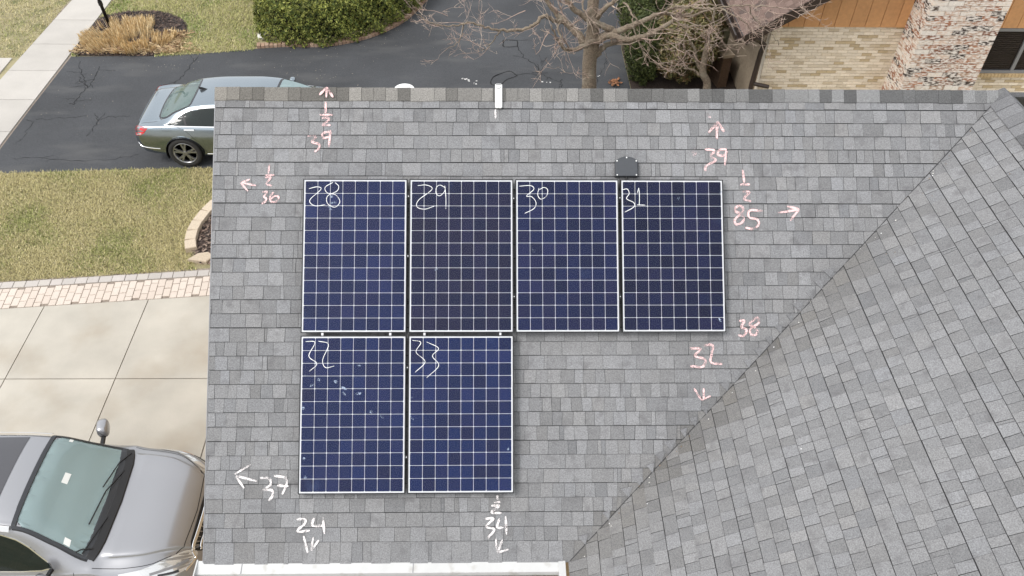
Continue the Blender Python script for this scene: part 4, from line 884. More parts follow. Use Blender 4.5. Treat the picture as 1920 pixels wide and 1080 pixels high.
b = MB(); b.rings([[(lp.x + s1 * r, lp.y + s2 * r, h) for s1, s2 in ((-1, -1), (1, -1), (1, 1), (-1, 1))] for r, h in ((.15, 2.28), (.13, 2.33), (.02, 2.45))], None, None, True, True); b.build('lantern_roof', M['black_paint'], lan)

# bare deciduous tree
def bare_tree(name, label, limbs, seed, twig_n, trunk_pts, sprays):
    random.seed(seed)
    p0 = trunk_pts[0][0]; t = thing(name, (p0.x, p0.y, 0), label, 'tree')
    b = MB(); pts = catmull([tuple(p) + (r,) for p, r in trunk_pts], 5)
    rings_t = [(Vector(q[:3]), q[3]) for q in pts]; b.tube([q[0] for q in rings_t], [q[1] for q in rings_t], 12); b.build('trunk', M['bark'], t, smooth=True)
    cr = MB(); tw = MB()
    def twig(p, d, l, r, depth):
        n = 4 if depth < 3 else 3; pts = [p]; q = p.copy(); dd = d.normalized()
        for k in range(n):
            dd = (dd + Vector((random.gauss(0, .22), random.gauss(0, .22), random.gauss(.05, .18)))).normalized(); q = q + dd * (l / n); pts.append(q.copy())
        f = random.random(); col = (.38, .275, .225) if f < .5 else ((.46, .37, .30) if f < .8 else (.28, .215, .18))
        tw.tube(pts, [max(.0035, r * .8) * (1 - .7 * k / n) for k in range(n + 1)], 4 if depth > 1 else 5, jit(col, .15), False)
        if depth < 4:
            for k in range(random.choice((2, 3, 3, 4)) if depth < 3 else random.choice((1, 2))):
                i = random.randint(1, n); dv = (dd + Vector((random.gauss(0, .7), random.gauss(0, .7), random.gauss(.1, .5)))).normalized()
                twig(pts[i], dv, l * random.uniform(.4, .7), r * .55, depth + 1)
    for li, lim in enumerate(limbs):
        pts = catmull([tuple(p) + (r,) for p, r in lim], 6); P_ = [Vector(q[:3]) for q in pts]; rr_ = [max(.006, q[3]) for q in pts]
        P_ = [p + Vector((random.gauss(0, .012), random.gauss(0, .012), random.gauss(0, .012))) for p in P_]
        cr.tube(P_, rr_, 8, None)
        for k in range(twig_n):
            i = random.randint(len(P_) // 3, len(P_) - 1); tdir = (P_[min(i + 1, len(P_) - 1)] - P_[i - 1]).normalized()
            d = (tdir * .8 + Vector((random.gauss(0, .6), random.gauss(0, .6), random.gauss(.15, .5)))).normalized()
            twig(P_[i], d, random.uniform(.35, .8), max(.006, rr_[i] * .45), 1 if random.random() < .6 else 2)
    for p, d, l, r in sprays: twig(p, d, l, r, 1)
    cr.build('branches', M['bark'], t, smooth=True); tw.build('twigs', M['twig'], t); return t
YT = 9.5
def L(*q): return [(PY(x, y_, YT + dy_), r) for x, y_, dy_, r in q]
base = PY(1105, 160, YT); tr = [(Vector((base.x - .02, YT, 0)), .19), (Vector((base.x, YT, .4)), .165)] + L((1105, 120, 0, .155), (1109, 85, 0, .165), (1112, 50, 0, .13), (1112, 5, .05, .12), (1122, -60, .1, .10), (1118, -140, .1, .07))
limbs = [L((1106, 90, 0, .09), (1080, 62, .1, .08), (1058, 40, .2, .065), (1030, 8, .3, .05), (1000, -40, .3, .03)),
         L((1148, 55, -.1, .07), (1122, 44, -.15, .07), (1090, 28, -.25, .06), (1065, 5, -.3, .05), (1040, -30, -.3, .03)),
         L((1110, 84, 0, .09), (1130, 68, -.1, .075), (1165, 56, -.2, .065), (1200, 42, -.3, .055), (1240, 26, -.3, .04), (1290, 30, -.3, .03), (1345, 12, -.3, .015)),
         L((1112, 84, 0, .09), (1140, 66, -.25, .07), (1170, 73, -.35, .06), (1200, 70, -.4, .055), (1235, 55, -.4, .045), (1265, 38, -.4, .035), (1300, 20, -.4, .02)),
         L((1118, 104, 0, .08), (1132, 88, -.05, .06), (1155, 80, -.1, .05), (1185, 78, -.1, .03)),
         L((1114, 76, -.1, .07), (1095, 86, -.4, .055), (1075, 93, -.6, .045), (1058, 91, -.7, .035), (1045, 72, -.8, .02), (1034, 48, -.9, .012)),
         L((1058, 40, .2, .05), (1040, 40, .0, .045), (1020, 30, -.2, .04), (1000, 48, -.4, .035), (975, 56, -.5, .034), (945, 57, -.6, .03), (915, 52, -.7, .022), (880, 43, -.8, .018), (850, 49, -.9, .014), (815, 46, -1, .012), (785, 28, -1, .009), (762, 6, -1, .006)),
         L((1112, 50, 0, .06), (1130, 20, -.2, .05), (1165, -10, -.3, .04), (1230, -40, -.4, .025)),
         L((1240, 26, -.3, .03), (1275, 12, -.6, .025), (1320, 16, -1.0, .02), (1375, 12, -1.4, .014), (1425, 10, -1.6, .010), (1475, 14, -1.7, .006)),
         L((1265, 38, -.4, .025), (1290, 50, -.6, .02), (1322, 48, -.7, .015), (1345, 55, -.8, .008)),
         L((1170, 5, -.4, .02), (1185, 25, -.7, .018), (1188, 50, -.9, .016), (1198, 82, -1.0, .013), (1212, 105, -1.05, .010), (1240, 130, -1.1, .006)),
         L((1188, 30, -.8, .014), (1210, 50, -.9, .012), (1225, 65, -1.0, .008)),
         L((1095, -20, -.4, .022), (1092, 12, -.6, .018), (1102, 30, -.7, .015), (1100, 58, -.8, .01), (1085, 72, -.8, .006)),
         L((870, 43, -.8, .012), (866, 62, -.85, .010), (860, 78, -.9, .008), (834, 96, -.95, .005)), L((938, 57, -.6, .014), (925, 75, -.65, .011), (913, 92, -.7, .008), (900, 90, -.7, .005)),
         L((1062, 40, -.3, .02), (1045, 50, -.7, .018), (1052, 75, -.9, .014), (1062, 98, -1.0, .01), (1080, 100, -1.0, .006)),
         L((1405, 12, -1.55, .012), (1412, 30, -1.6, .010), (1440, 60, -1.65, .007), (1462, 82, -1.7, .004)), L((1345, 14, -1.2, .014), (1375, 28, -1.5, .011), (1400, 45, -1.6, .008), (1418, 70, -1.6, .005))]
sp = [(PY(x, y_, YT - (1.65 if x > 1370 else .5)), Vector((dx_, -.2, dz_)), l, r) for x, y_, dx_, dz_, l, r in [(1330, 50, .3, -.5, .55, .012), (1335, 48, -.4, -.4, .5, .012), (1290, 45, -.2, -.8, .6, .012), (1385, 15, .6, -.3, .6, .012), (1440, 20, .7, -.2, .6, .01), (1480, 15, .6, -.2, .5, .009), (1500, 12, .6, -.4, .5, .008), (1460, 8, .4, .3, .5, .008), (1400, 30, .4, -.6, .5, .008), (1030, 60, -.5, -.6, .6, .012), (1040, 55, 0, -1, .7, .012), (1010, 45, -.3, -.8, .6, .011), (985, 20, -.6, -.2, .6, .011), (880, 45, -.7, .2, .6, .010), (800, 38, -.7, .4, .5, .008), (840, 30, -.6, .4, .6, .009), (1240, 20, .3, .5, .7, .012), (1300, 10, .4, .2, .7, .012), (1350, 20, .5, .2, .6, .011)]]
bare_tree('bare_tree', 'leafless tree with thick brown trunk and pinkish twigs behind the ridge', limbs, 12, 5, tr, sp)
# small tree by the porch
YS = 9.3
def L2_(*q): return [(PY(x, y_, YS + dy_), r) for x, y_, dy_, r in q]
b0 = PY(1326, 160, YS)
bare_tree('small_tree', 'small crooked tree beside the brown porch wall', [L2_((1319, 135, 0, .05), (1308, 118, .05, .04), (1298, 85, .1, .03), (1285, 60, .1, .02)), L2_((1321, 115, 0, .05), (1325, 85, 0, .045), (1332, 55, 0, .035), (1340, 20, 0, .02)), L2_((1316, 142, 0, .035), (1300, 132, 0, .025), (1282, 128, 0, .014))], 5, 3, [(Vector((b0.x, YS, 0)), .11)] + L2_((1326, 158, 0, .085), (1318, 138, 0, .08), (1320, 112, 0, .065), (1326, 84, 0, .05)), [])
# evergreens beside the driveway
sheet('mulch_ground', [(5.16, 7.3), (XL, 7.3), (XL, 16), (5.5, 16), (5.13, 12)], .006, M['mulch'])
def shrub(name, label, cx, cy, cz, rx, ry, rz, n, size, cols, droop=0, box=False, cat='shrub', asp=.4):
    t = thing(name, (cx, cy, 0), label, cat); u = np.random.normal(size=(n, 3)); u /= np.linalg.norm(u, axis=1, keepdims=True)
    if box: u = u / (np.abs(u) ** 4).sum(1, keepdims=True) ** .25
    th = np.arctan2(u[:, 1], u[:, 0]); lump = 1 + .10 * np.sin(5 * th + u[:, 2] * 4) * np.sin(7 * u[:, 2] + 1) + .08 * np.sin(11 * th + 3) * np.sin(13 * u[:, 2]) - np.random.exponential(.12, n)
    p = u * lump[:, None] * np.array([rx, ry, rz]) + np.array([cx, cy, cz]); p[:, 2] = np.maximum(p[:, 2], .03)
    nn = u.copy(); nn[:, 2] += .2 - droop
    cl = .8 + .3 * np.sin(th * 6 + u[:, 2] * 8) * np.sin(u[:, 2] * 9) + .2 * np.random.rand(n)
    leaves('foliage', t, p, nn, size, cols, asp=asp, clump=cl)
    b = MB(); b.tube([(cx, cy, 0), (cx, cy, cz)], [.05, .03], 6); b.build('stem', M['bark'], t); return t
np.random.seed(5)
DG = [(.072, .09, .026), (.05, .066, .019), (.10, .118, .034), (.034, .047, .014)]
shrub('boxwood', 'dark green boxwood at the driveway edge beside the bare tree', 5.42, 10.6, .8, .45, .7, .85, 10000, .032, DG)
shrub('boxwood', 'tall dark green boxwood behind the yellowish juniper', 5.6, 12.4, .95, .6, 1.2, 1.1, 12000, .036, DG)
shrub('boxwood', 'bright green boxwood farthest along the driveway edge', 5.9, 14.6, .9, .65, 1.1, 1.1, 9000, .036, [(.075, .11, .025), (.055, .085, .02), (.095, .13, .03)])
JG = [(.22, .20, .085), (.17, .16, .065), (.28, .245, .12), (.12, .125, .05), (.26, .17, .08)]
shrub('juniper', 'yellowish olive juniper bush with drooping sprays', 6.3, 10.5, 1.0, .8, .8, .85, 14000, .055, JG, .6, asp=.28)
shrub('juniper', 'olive juniper bush beside the neighbour porch', 7.0, 12.3, 1.0, .75, .9, 1.0, 9000, .055, JG, .5, asp=.28)
shrub('juniper', 'far olive juniper bush by the side wall', 7.3, 14.6, 1.0, .8, .9, 1.0, 6000, .055, JG, .5, asp=.28)
random.seed(40)
b = MB()
for _ in range(40):
    c = G(1152 + random.gauss(0, 5), 156 + random.gauss(0, 4)); r = .04; a0 = random.uniform(0, 6)
    b.poly([(c.x + r * math.cos(a0 + k * 1.57), c.y + r * math.sin(a0 + k * 1.57), .02 + random.uniform(0, .05)) for k in range(4)], jit((.30, .14, .07), .4))
tag(b.build('dead_leaves', M['chip']), 'orange brown dead leaves at the driveway edge', 'leaves', kind='stuff')

# ================================================================== CARS
def mono(xs, ys):
    xs = np.array(xs, float); ys = np.array(ys, float); d = np.diff(ys) / np.diff(xs); m = np.r_[d[0], [0 if a * b <= 0 else 2 * a * b / (a + b) for a, b in zip(d[:-1], d[1:])], d[-1]]
    def f(x):
        i = int(min(max(np.searchsorted(xs, x) - 1, 0), len(xs) - 2)); h = xs[i + 1] - xs[i]; t = min(max((x - xs[i]) / h, 0), 1)
        return ys[i] * (1 + 2 * t) * (1 - t) ** 2 + h * m[i] * t * (1 - t) ** 2 + ys[i + 1] * t * t * (3 - 2 * t) + h * m[i + 1] * t * t * (t - 1)
    return f
class Car:
    def __init__(s, st, root, T):
        st = sorted(st); X = [q[0] for q in st]; s.x0, s.x1 = X[0], X[-1]; s.f = [mono(X, [q[k] for q in st]) for k in range(1, 9)]; s.root = root; s.T = T; s.cache = {}; s.hood = 99
    def prof(s, x):
        x = round(x, 4)
        if x not in s.cache:
            zb, zs, zr, zc, wb, wm, ws, wr = [f(x) for f in s.f]
            k8 = .55 + .42 * min(1, max(0, (x - s.hood) / .15)); k8w = .86 + .06 * min(1, max(0, (x - s.hood) / .15))
            P = [(wb * .9, zb), (wb, zb + .03), (wm * .99, zb + (zs - zb) * .33), (wm, zb + (zs - zb) * .62), (ws * .55 + wm * .45, zs - .06 * min(1, (zs - zb) * 1.5)), (ws, zs),
                 (ws * .42 + wr * .58 + .015, zs * .45 + zr * .55), (wr, zr), (wr * k8w, zr + (zc - zr) * k8), (wr * .5, zr + (zc - zr) * max(.88, k8 + .01)), (0, zc)]
            P = np.array(P); s.cache[x] = np.vstack([2 * P[0] - P[1], P, P[-2] * [-1, 1]])
        return s.cache[x]
    def loc(s, x, q):
        v = 10 - abs(q); sg = 1 if q >= 0 else -1; P = s.prof(x); i = int(min(math.floor(v), 9)); t = v - i; a, b, c, d = P[i:i + 4]
        r = .5 * (2 * b + (c - a) * t + (2 * a - 5 * b + 4 * c - d) * t * t + (3 * b - a - 3 * c + d) * t ** 3)
        return Vector((x, sg * r[0], r[1]))
    def pt(s, x, q, h=0.):
        p = s.loc(x, q)
        if h:
            e = .01; n = (s.loc(min(x + e, s.x1), q) - s.loc(max(x - e, s.x0), q)).cross(s.loc(x, q + .04) - s.loc(x, q - .04))
            n.normalize(); p = p + n * h
        return s.T @ p
    def shell(s, holes, arches, m, nx=150, nq=96):
        xs = np.linspace(s.x0, s.x1, nx); extra = np.linspace(0, 1, nx); xs = s.x0 + (s.x1 - s.x0) * (extra * .7 + .3 * (3 * extra ** 2 - 2 * extra ** 3)); qs = np.linspace(-10, 10, nq * 2 + 1)
        V = []; L_ = []
        for x in xs:
            for q in qs:
                p = s.loc(x, q); pz = p.copy()
                for ax, az, ar in arches:
                    if abs(q) > 5.5:
                        d = math.hypot(p.x - ax, p.z - az)
                        if d < ar and p.z > .02:
                            if d > 1e-5 and d > ar * .86: k = ar / d; pz = Vector((ax + (p.x - ax) * k, p.y, az + (p.z - az) * k))
                V.append(s.T @ pz); L_.append(p)
        nq2 = len(qs); Fs = []
        def inside(x, q, poly):
            r = False; n = len(poly); j = n - 1
            for i in range(n):
                (xi, yi), (xj, yj) = poly[i], poly[j]
                if (yi > q) != (yj > q) and x < (xj - xi) * (q - yi) / (yj - yi) + xi: r = not r
                j = i
            return r
        hol = []
        for h in holes: hx = [p[0] for p in h]; hq = [p[1] for p in h]; hol.append((min(hx), max(hx), min(hq), max(hq), h))
        for i in range(nx - 1):
            for j in range(nq2 - 1):
                cx, cq = (xs[i] + xs[i + 1]) / 2, (qs[j] + qs[j + 1]) / 2; skip = False
                for a, b_, c_, d_, h in hol:
                    if a < cx < b_ and c_ < cq < d_ and inside(cx, cq, h): skip = True; break
                if not skip and abs(cq) > 5.5:
                    p = (L_[i * nq2 + j] + L_[(i + 1) * nq2 + j + 1]) / 2
                    for ax, az, ar in arches:
                        if math.hypot(p.x - ax, p.z - az) < ar * .97: skip = True
                if not skip: Fs.append((i * nq2 + j, (i + 1) * nq2 + j, (i + 1) * nq2 + j + 1, i * nq2 + j + 1))
        Fs.append(tuple(range(nq2))); Fs.append(tuple(range((nx - 1) * nq2, nx * nq2))[::-1])
        b = MB(); b.v = [tuple(v) for v in V]; b.f = Fs; b.c = [None] * len(Fs); return b.build('body', m, s.root, smooth=True)
    def outline(s, poly, n=5, rnd=2):
        P = [np.array(p, float) for p in poly]
        for _ in range(rnd):
            o = []
            for i in range(len(P)): a, c = P[i], P[(i + 1) % len(P)]; o += [a * .8 + c * .2, a * .2 + c * .8]
            P = o
        return P
    def patch(s, name, poly, m, h=.004, parent=None, rnd=2, gx=.05, gq=.35, label=None):
        P = s.outline(poly, rnd=rnd); D = []
        for i in range(len(P)):
            a, c = P[i], P[(i + 1) % len(P)]; n = max(1, int(max(abs(c[0] - a[0]) / gx, abs(c[1] - a[1]) / gq)))
            for k in range(n): D.append(a + (c - a) * k / n)
        nb = len(D); xs = [p[0] for p in D]; qs = [p[1] for p in D]; pts = [Vector(p) for p in D]
        x = min(xs) + gx
        while x < max(xs):
            q = min(qs) + gq
            while q < max(qs):
                r = False; j = nb - 1
                for i in range(nb):
                    if (D[i][1] > q) != (D[j][1] > q) and x < (D[j][0] - D[i][0]) * (q - D[i][1]) / (D[j][1] - D[i][1]) + D[i][0]: r = not r
                    j = i
                if r and min((D[i][0] - x) ** 2 / gx ** 2 + (D[i][1] - q) ** 2 / gq ** 2 for i in range(nb)) > .16: pts.append(Vector((x, q)))
                q += gq
            x += gx
        vs, _, fs, *_ = delaunay_2d_cdt(pts, [], [list(range(nb))], 1, 1e-6)
        b = MB(); b.v = [tuple(s.pt(v.x, v.y, h)) for v in vs]; b.f = [tuple(f) for f in fs]; b.c = [None] * len(fs)
        return b.build(name, m, parent or s.root, smooth=True, label=label)
    def strip(s, name, pts, wd, m, h=.005, closed=False, parent=None, n=4, thick=0.):
        P = [np.array(p, float) for p in pts]
        if closed: P = P + [P[0]]
        D = []
        for a, c in zip(P[:-1], P[1:]):
            k = max(1, int(max(abs(c[0] - a[0]) / .05, abs(c[1] - a[1]) / .25)))
            D += [a + (c - a) * i / k for i in range(k)]
        D.append(P[-1]); W = [s.pt(*d, h) for d in D]; N_ = [(s.pt(*d, h + .01) - w_).normalized() for d, w_ in zip(D, W)]; b = MB(); ring = []
        for i, w_ in enumerate(W):
            a_, c_ = W[max(i - 1, 0)], W[min(i + 1, len(W) - 1)]
            if closed: a_, c_ = W[i - 1 if i else -2], W[i + 1 if i < len(W) - 1 else 1]
            t = (c_ - a_).normalized(); sd_ = t.cross(N_[i]).normalized() * wd / 2; dp = N_[i] * -.006
            ring.append([w_ - sd_ + dp, w_ - sd_ * .8, w_ + sd_ * .8, w_ + sd_ + dp])
        b.rings(ring, None, None, closed=False); return b.build(name, m, parent or s.root, smooth=False)
def wheel(root, T, x, y_, r, wd, spokes, sgn):
    t = MB(); n = 40; rg = []
    for rr_, yy3 in ((r * .70, wd * .42), (r * .80, wd * .5), (r * .95, wd * .47), (r, wd * .36), (r, -wd * .36), (r * .95, -wd * .48), (r * .7, -wd * .42)):
        rg.append([T @ Vector((x + rr_ * math.cos(k), y_ + sgn * yy3, r + rr_ * math.sin(k))) for k in np.linspace(0, 2 * math.pi, n + 1)[:-1]])
    t.rings(rg); wh = t.build('wheel', M['tyre'], root, smooth=True)
    b = MB(); rg = []
    for rr_, yy3 in ((r * .715, wd * .43), (r * .70, wd * .46), (r * .66, wd * .43), (r * .64, wd * .1), (r * .64, -wd * .2)): rg.append([T @ Vector((x + rr_ * math.cos(k), y_ + sgn * yy3, r + rr_ * math.sin(k))) for k in np.linspace(0, 2 * math.pi, n + 1)[:-1]])
    b.rings(rg); b.build('rim', M['rim'], wh, smooth=True)
    b = MB(); b.rings([[T @ Vector((x + r * .66 * math.cos(k), y_ + sgn * wd * .05, r + r * .66 * math.sin(k))) for k in np.linspace(0, 2 * math.pi, n + 1)[:-1]]] * 2, None, None, True, True); b.build('brake_shadow', M['trim'], wh)
    for k in range(spokes):
        for o_ in (-.13, .13):
            a = k * 2 * math.pi / spokes + .3; b = MB(); ca, sa = math.cos(a + o_), math.sin(a + o_); a2 = a + o_ * .9; c2, s2 = math.cos(a + o_ * 1.5), math.sin(a + o_ * 1.5)
            rgs = []
            for f, ww, yy3 in ((.1, .022, .40), (.4, .02, .42), (.69, .024, .43)):
                cx, cz = x + r * f * (ca if f < .5 else c2), r + r * f * (sa if f < .5 else s2); tx, tz = -sa * ww * r * 3, ca * ww * r * 3
                rgs.append([T @ Vector((cx + tx, y_ + sgn * wd * (yy3 - .12), cz + tz)), T @ Vector((cx + tx * .8, y_ + sgn * wd * yy3, cz + tz * .8)), T @ Vector((cx - tx * .8, y_ + sgn * wd * yy3, cz - tz * .8)), T @ Vector((cx - tx, y_ + sgn * wd * (yy3 - .12), cz - tz))])
            b.rings(rgs); b.build('spoke', M['rim'], wh)
    b = MB(); b.rings([[T @ Vector((x + q * r * math.cos(k), y_ + sgn * wd * h_, r + q * r * math.sin(k))) for k in np.linspace(0, 2 * math.pi, 17)[:-1]] for q, h_ in ((.15, .36), (.14, .44), (.06, .46))], None, None, False, True); b.build('hub', M['rim'], wh)
    b = MB(); R2 = r * 1.10; b.rings([[T @ Vector((x + R2 * math.cos(k), y_ + sgn * yy3, r + R2 * math.sin(k))) for k in np.linspace(-.35, math.pi + .35, 22)] for yy3 in (wd * .5, -wd * 1.1)], None, None, closed=False)
    b.poly([T @ Vector((x + R2 * math.cos(k), y_ - sgn * wd * 1.1, r + R2 * math.sin(k))) for k in np.linspace(-.35, math.pi + .35, 22)]); b.build('wheel_well', M['trim'], root)
def seat(root, T, x, y_, z0, hgt):
    b = MB(); b.box(-.24, .26, -.25, .25, 0, .16, None, T @ Matrix.Translation((x, y_, z0)));
    tl = T @ Matrix.Translation((x - .24, y_, z0 + .12)) @ Matrix.Rotation(-.3, 4, 'Y')
    rg = [[tl @ Vector((sx * dpt, sy * wd, h)) for sx, sy in ((-.5, -1), (.5, -1), (.5, 1), (-.5, 1))] for h, wd, dpt in ((0, .24, .16), (hgt * .6, .25, .15), (hgt * .85, .2, .12), (hgt * .9, .1, .06), (hgt * .93, .13, .1), (hgt * 1.2, .12, .1), (hgt * 1.25, .09, .06))]
    b.rings(rg, None, None, True, True); b.build('seat', M['cabin'], root)
def rbox(root, name, m, T, sx, sy, sz, k=.25):
    b = MB(); rg = []
    for h, f in ((-1, .55), (-.75, .9), (0, 1), (.75, .9), (1, .55)): rg.append([T @ Vector((sx * f * math.copysign(abs(math.cos(a)) ** .6, math.cos(a)), sy * f * math.copysign(abs(math.sin(a)) ** .6, math.sin(a)), sz * h)) for a in np.linspace(0, 2 * math.pi, 17)[:-1]])
    b.rings(rg, None, None, True, True); return b.build(name, m, root, smooth=True)

# ---- grey SUV on the concrete, facing the house
TS = Matrix.Translation((-4.03, -1.38, .024))
suv = thing('grey_suv', (-4.03, -1.38, 0), 'grey metallic SUV parked on the concrete driveway facing the house', 'suv')
sst = [(-2.42, .45, .80, .85, .86, .60, .70, .66, .55), (-2.36, .35, .95, 1.05, 1.06, .78, .86, .80, .62), (-2.25, .30, 1.02, 1.25, 1.28, .85, .91, .86, .62), (-2.0, .27, 1.06, 1.52, 1.58, .87, .93, .88, .62), (-1.5, .25, 1.06, 1.60, 1.68, .88, .94, .89, .63),
       (-.5, .24, 1.04, 1.62, 1.71, .88, .94, .89, .63), (.2, .24, 1.03, 1.61, 1.70, .88, .94, .89, .63), (.58, .24, 1.03, 1.555, 1.64, .88, .94, .89, .64), (.92, .24, 1.03, 1.32, 1.41, .88, .94, .885, .70), (1.26, .24, 1.02, 1.075, 1.155, .88, .94, .875, .77),
       (1.40, .24, .97, 1.045, 1.10, .88, .94, .875, .74), (1.8, .25, .91, 1.015, 1.065, .87, .935, .865, .69), (2.05, .27, .84, .955, 1.015, .83, .885, .80, .60), (2.2, .30, .77, .875, .945, .77, .82, .725, .53), (2.31, .36, .69, .76, .83, .67, .725, .62, .46), (2.38, .42, .62, .66, .71, .56, .61, .52, .38), (2.42, .47, .57, .59, .62, .42, .48, .40, .28)]
C1 = Car(sst, suv, TS); C1.hood = 1.34
WSP = [(.51, -2.8), (.51, 2.8), (1.22, 2.72), (1.30, 1.4), (1.33, 0), (1.30, -1.4), (1.22, -2.72)]
SW = [(.50, 3.25), (-.55, 3.2), (-.55, 4.85), (1.02, 4.9)]
SWR = [(-.65, 3.2), (-1.9, 3.3), (-2.05, 4.75), (-.65, 4.85)]
neg = lambda P: [(x, -q) for x, q in P][::-1]
C1.shell([C1.outline(p) for p in (WSP, SW, neg(SW))], [(1.48, .36, .40), (-1.31, .36, .40)], M['paint_grey'])
ws_ = C1.patch('windshield', WSP, M['ws'], .004)
C1.strip('frit_band', [(.535, -2.66), (.535, 2.66)], .055, M['frit'], .016, parent=ws_)
C1.strip('frit_band', [(.52, 2.76), (.9, 2.72), (1.24, 2.68)], .04, M['frit'], .016, parent=ws_); C1.strip('frit_band', [(.52, -2.76), (.9, -2.72), (1.24, -2.68)], .04, M['frit'], .016, parent=ws_)
C1.strip('frit_band', [(1.22, 2.7), (1.27, 1.4), (1.29, 0), (1.27, -1.4), (1.22, -2.7)], .12, M['frit'], .017, parent=ws_)
C1.strip('cowl', [(1.26, 2.7), (1.325, 1.5), (1.35, 0), (1.325, -1.5), (1.26, -2.7)],   .11, M['trim'], .022)
for P_ in (SW, neg(SW)): C1.patch('side_window', P_, M['cg'], .003); C1.strip('window_trim', C1.outline(P_), .018, M['chrome'], .005, True)
for P_ in (SWR, neg(SWR)): C1.patch('side_window', P_, M['sunroof'], .003)
C1.patch('sunroof', [(.28, -2.2), (.28, 2.2), (-.62, 2.0), (-.62, -2.0)], M['sunroof'], .004, rnd=0)
for sgn in (1, -1):
    C1.strip('roof_rail', [(.50, sgn * 2.92), (-.5, sgn * 2.9), (-1.9, sgn * 2.9)],   .075, M['steel'], .035)
    C1.strip('pillar_trim', [(.52, sgn * 2.93), (.95, sgn * 2.93), (1.24, sgn * 2.95)], .035, M['trim'], .006)
    C1.strip('hood_gap', [(1.30, sgn * 4.2), (1.6, sgn * 4.25), (1.95, sgn * 3.95), (2.12, sgn * 3.5)], .010, M['trim'], .001)
    C1.strip('door_gap', [(1.1, sgn * 5.1), (1.1, sgn * 8.4)], .008, M['trim'], .001); C1.strip('door_gap', [(-.1, sgn * 5.1), (-.1, sgn * 8.4)], .008, M['trim'], .001)
    hl = C1.patch('headlight', [(1.52, sgn * 5.05), (1.85, sgn * 4.35), (2.12, sgn * 3.6), (2.28, sgn * 2.9), (2.35, sgn * 3.4), (2.32, sgn * 5.2), (2.12, sgn * 6.2), (1.85, sgn * 5.8)], M['lens'], .006, rnd=1, gx=.03)
    C1.strip('headlight_chrome', [(2.30, sgn * 3.25), (2.335, sgn * 4.2), (2.26, sgn * 5.7)], .03, M['chrome'], .012, parent=hl)
    C1.strip('lamp_housing', [(1.92, sgn * 5.0), (2.05, sgn * 4.75), (2.2, sgn * 4.5), (2.28, sgn * 4.2)], .035, M['alu'], .009, parent=hl); C1.strip('lamp_housing', [(2.0, sgn * 5.4), (2.2, sgn * 5.2)], .03, M['frit'], .009, parent=hl)
    C1.patch('side_marker', [(1.82, sgn * 5.2), (1.88, sgn * 5.15), (2.08, sgn * 5.75), (2.0, sgn * 5.8)], M['orange'], .009, hl, rnd=1, gx=.03)
    mr = rbox(suv, 'door_mirror', M['paint_grey'], TS @ Matrix.Translation((.82, sgn * 1.08, 1.13)) @ Matrix.Rotation(sgn * .25, 4, 'Z'), .075, .12, .085)
    b = MB(); b.tube([TS @ Vector((.86, sgn * .86, 1.06)), TS @ Vector((.84, sgn * 1.0, 1.08))], .03, 6); b.build('mirror_stalk', M['trim'], mr)
    for wx in (1.48, -1.31): wheel(suv, TS, wx, sgn * .82, .36, .24, 5, sgn)
C1.patch('grille', [(2.285, -3.0), (2.285, 3.0), (2.40, 3.6), (2.40, -3.6)], M['trim'], .006, rnd=1, gx=.02)
C1.strip('grille_bar', [(2.30, -3.1), (2.315, -1.5), (2.32, 0), (2.315, 1.5), (2.30, 3.1)], .045, M['chrome'], .02)
C1.strip('grille_bar', [(2.36, -3.2), (2.37, 0), (2.36, 3.2)], .03, M['chrome'], .018)
C1.strip('hood_edge_gap', [(2.16, -3.4), (2.235, -2.4), (2.265, 0), (2.235, 2.4), (2.16, 3.4)], .012, M['trim'], .002)
# wipers
wp = MB(); wp.tube([C1.pt(1.30, 1.1, .02), C1.pt(1.20, .2, .03), C1.pt(1.16, -1.0, .03)], .009, 5); wp.build('wiper', M['trim'], suv)
wp = MB(); wp.tube([C1.pt(1.28, -1.9, .02), C1.pt(1.17, -2.1, .03), C1.pt(1.12, -2.5, .03)], .009, 5); wp.build('wiper', M['trim'], suv)
wp = MB(); wp.tube([C1.pt(1.31, -.6, .025), C1.pt(1.24, -1.4, .03), C1.pt(1.18, -2.4, .03)], .008, 5); wp.build('wiper_blade', M['trim'], suv)
wp = MB(); wp.tube([C1.pt(1.30, 2.2, .025), C1.pt(1.22, 1.4, .03), C1.pt(1.16, .3, .03)], .008, 5); wp.build('wiper_blade', M['trim'], suv)
# cabin seen through the windshield
b = MB(); b.rings([[TS @ Vector((x, y_, z_)) for x, z_ in ((.45, .86), (.55, 1.02), (.85, 1.04), (1.2, 1.03), (1.22, .9))] for y_ in (-.76, 0, .76)], None, None, True, True, closed=True); b.build('dashboard', M['dash'], suv)
for sgn in (1, -1): seat(suv, TS, -.15, sgn * .38, .52, .62); seat(suv, TS, -1.05, sgn * .4, .52, .6)
b = MB(); tl = TS @ Matrix.Translation((.42, .38, .98)) @ Matrix.Rotation(1.1, 4, 'Y'); b.tube([tl @ Vector((.18 * math.cos(k), .18 * math.sin(k), 0)) for k in np.linspace(0, 6.3, 22)], .016, 6); b.build('steering_wheel', M['trim'], suv)
b = MB(); b.box(-1.9, 1.15, -.78, .78, .40, .50, None, TS); b.build('cabin_floor', M['cabin'], suv)
rbox(suv, 'rear_view_mirror', M['trim'], TS @ Matrix.Translation((.66, 0, 1.46)), .03, .12, .035)
for x, q, wd, hg_ in ((.70, 2.3, .035, .2), (.80, .25, .055, .2), (1.0, -2.1, .06, .24)): C1.patch('sticker', [(x, q - hg_), (x, q + hg_), (x + wd, q + hg_), (x + wd, q - hg_)], M['paper'], .0065, ws_, rnd=0)

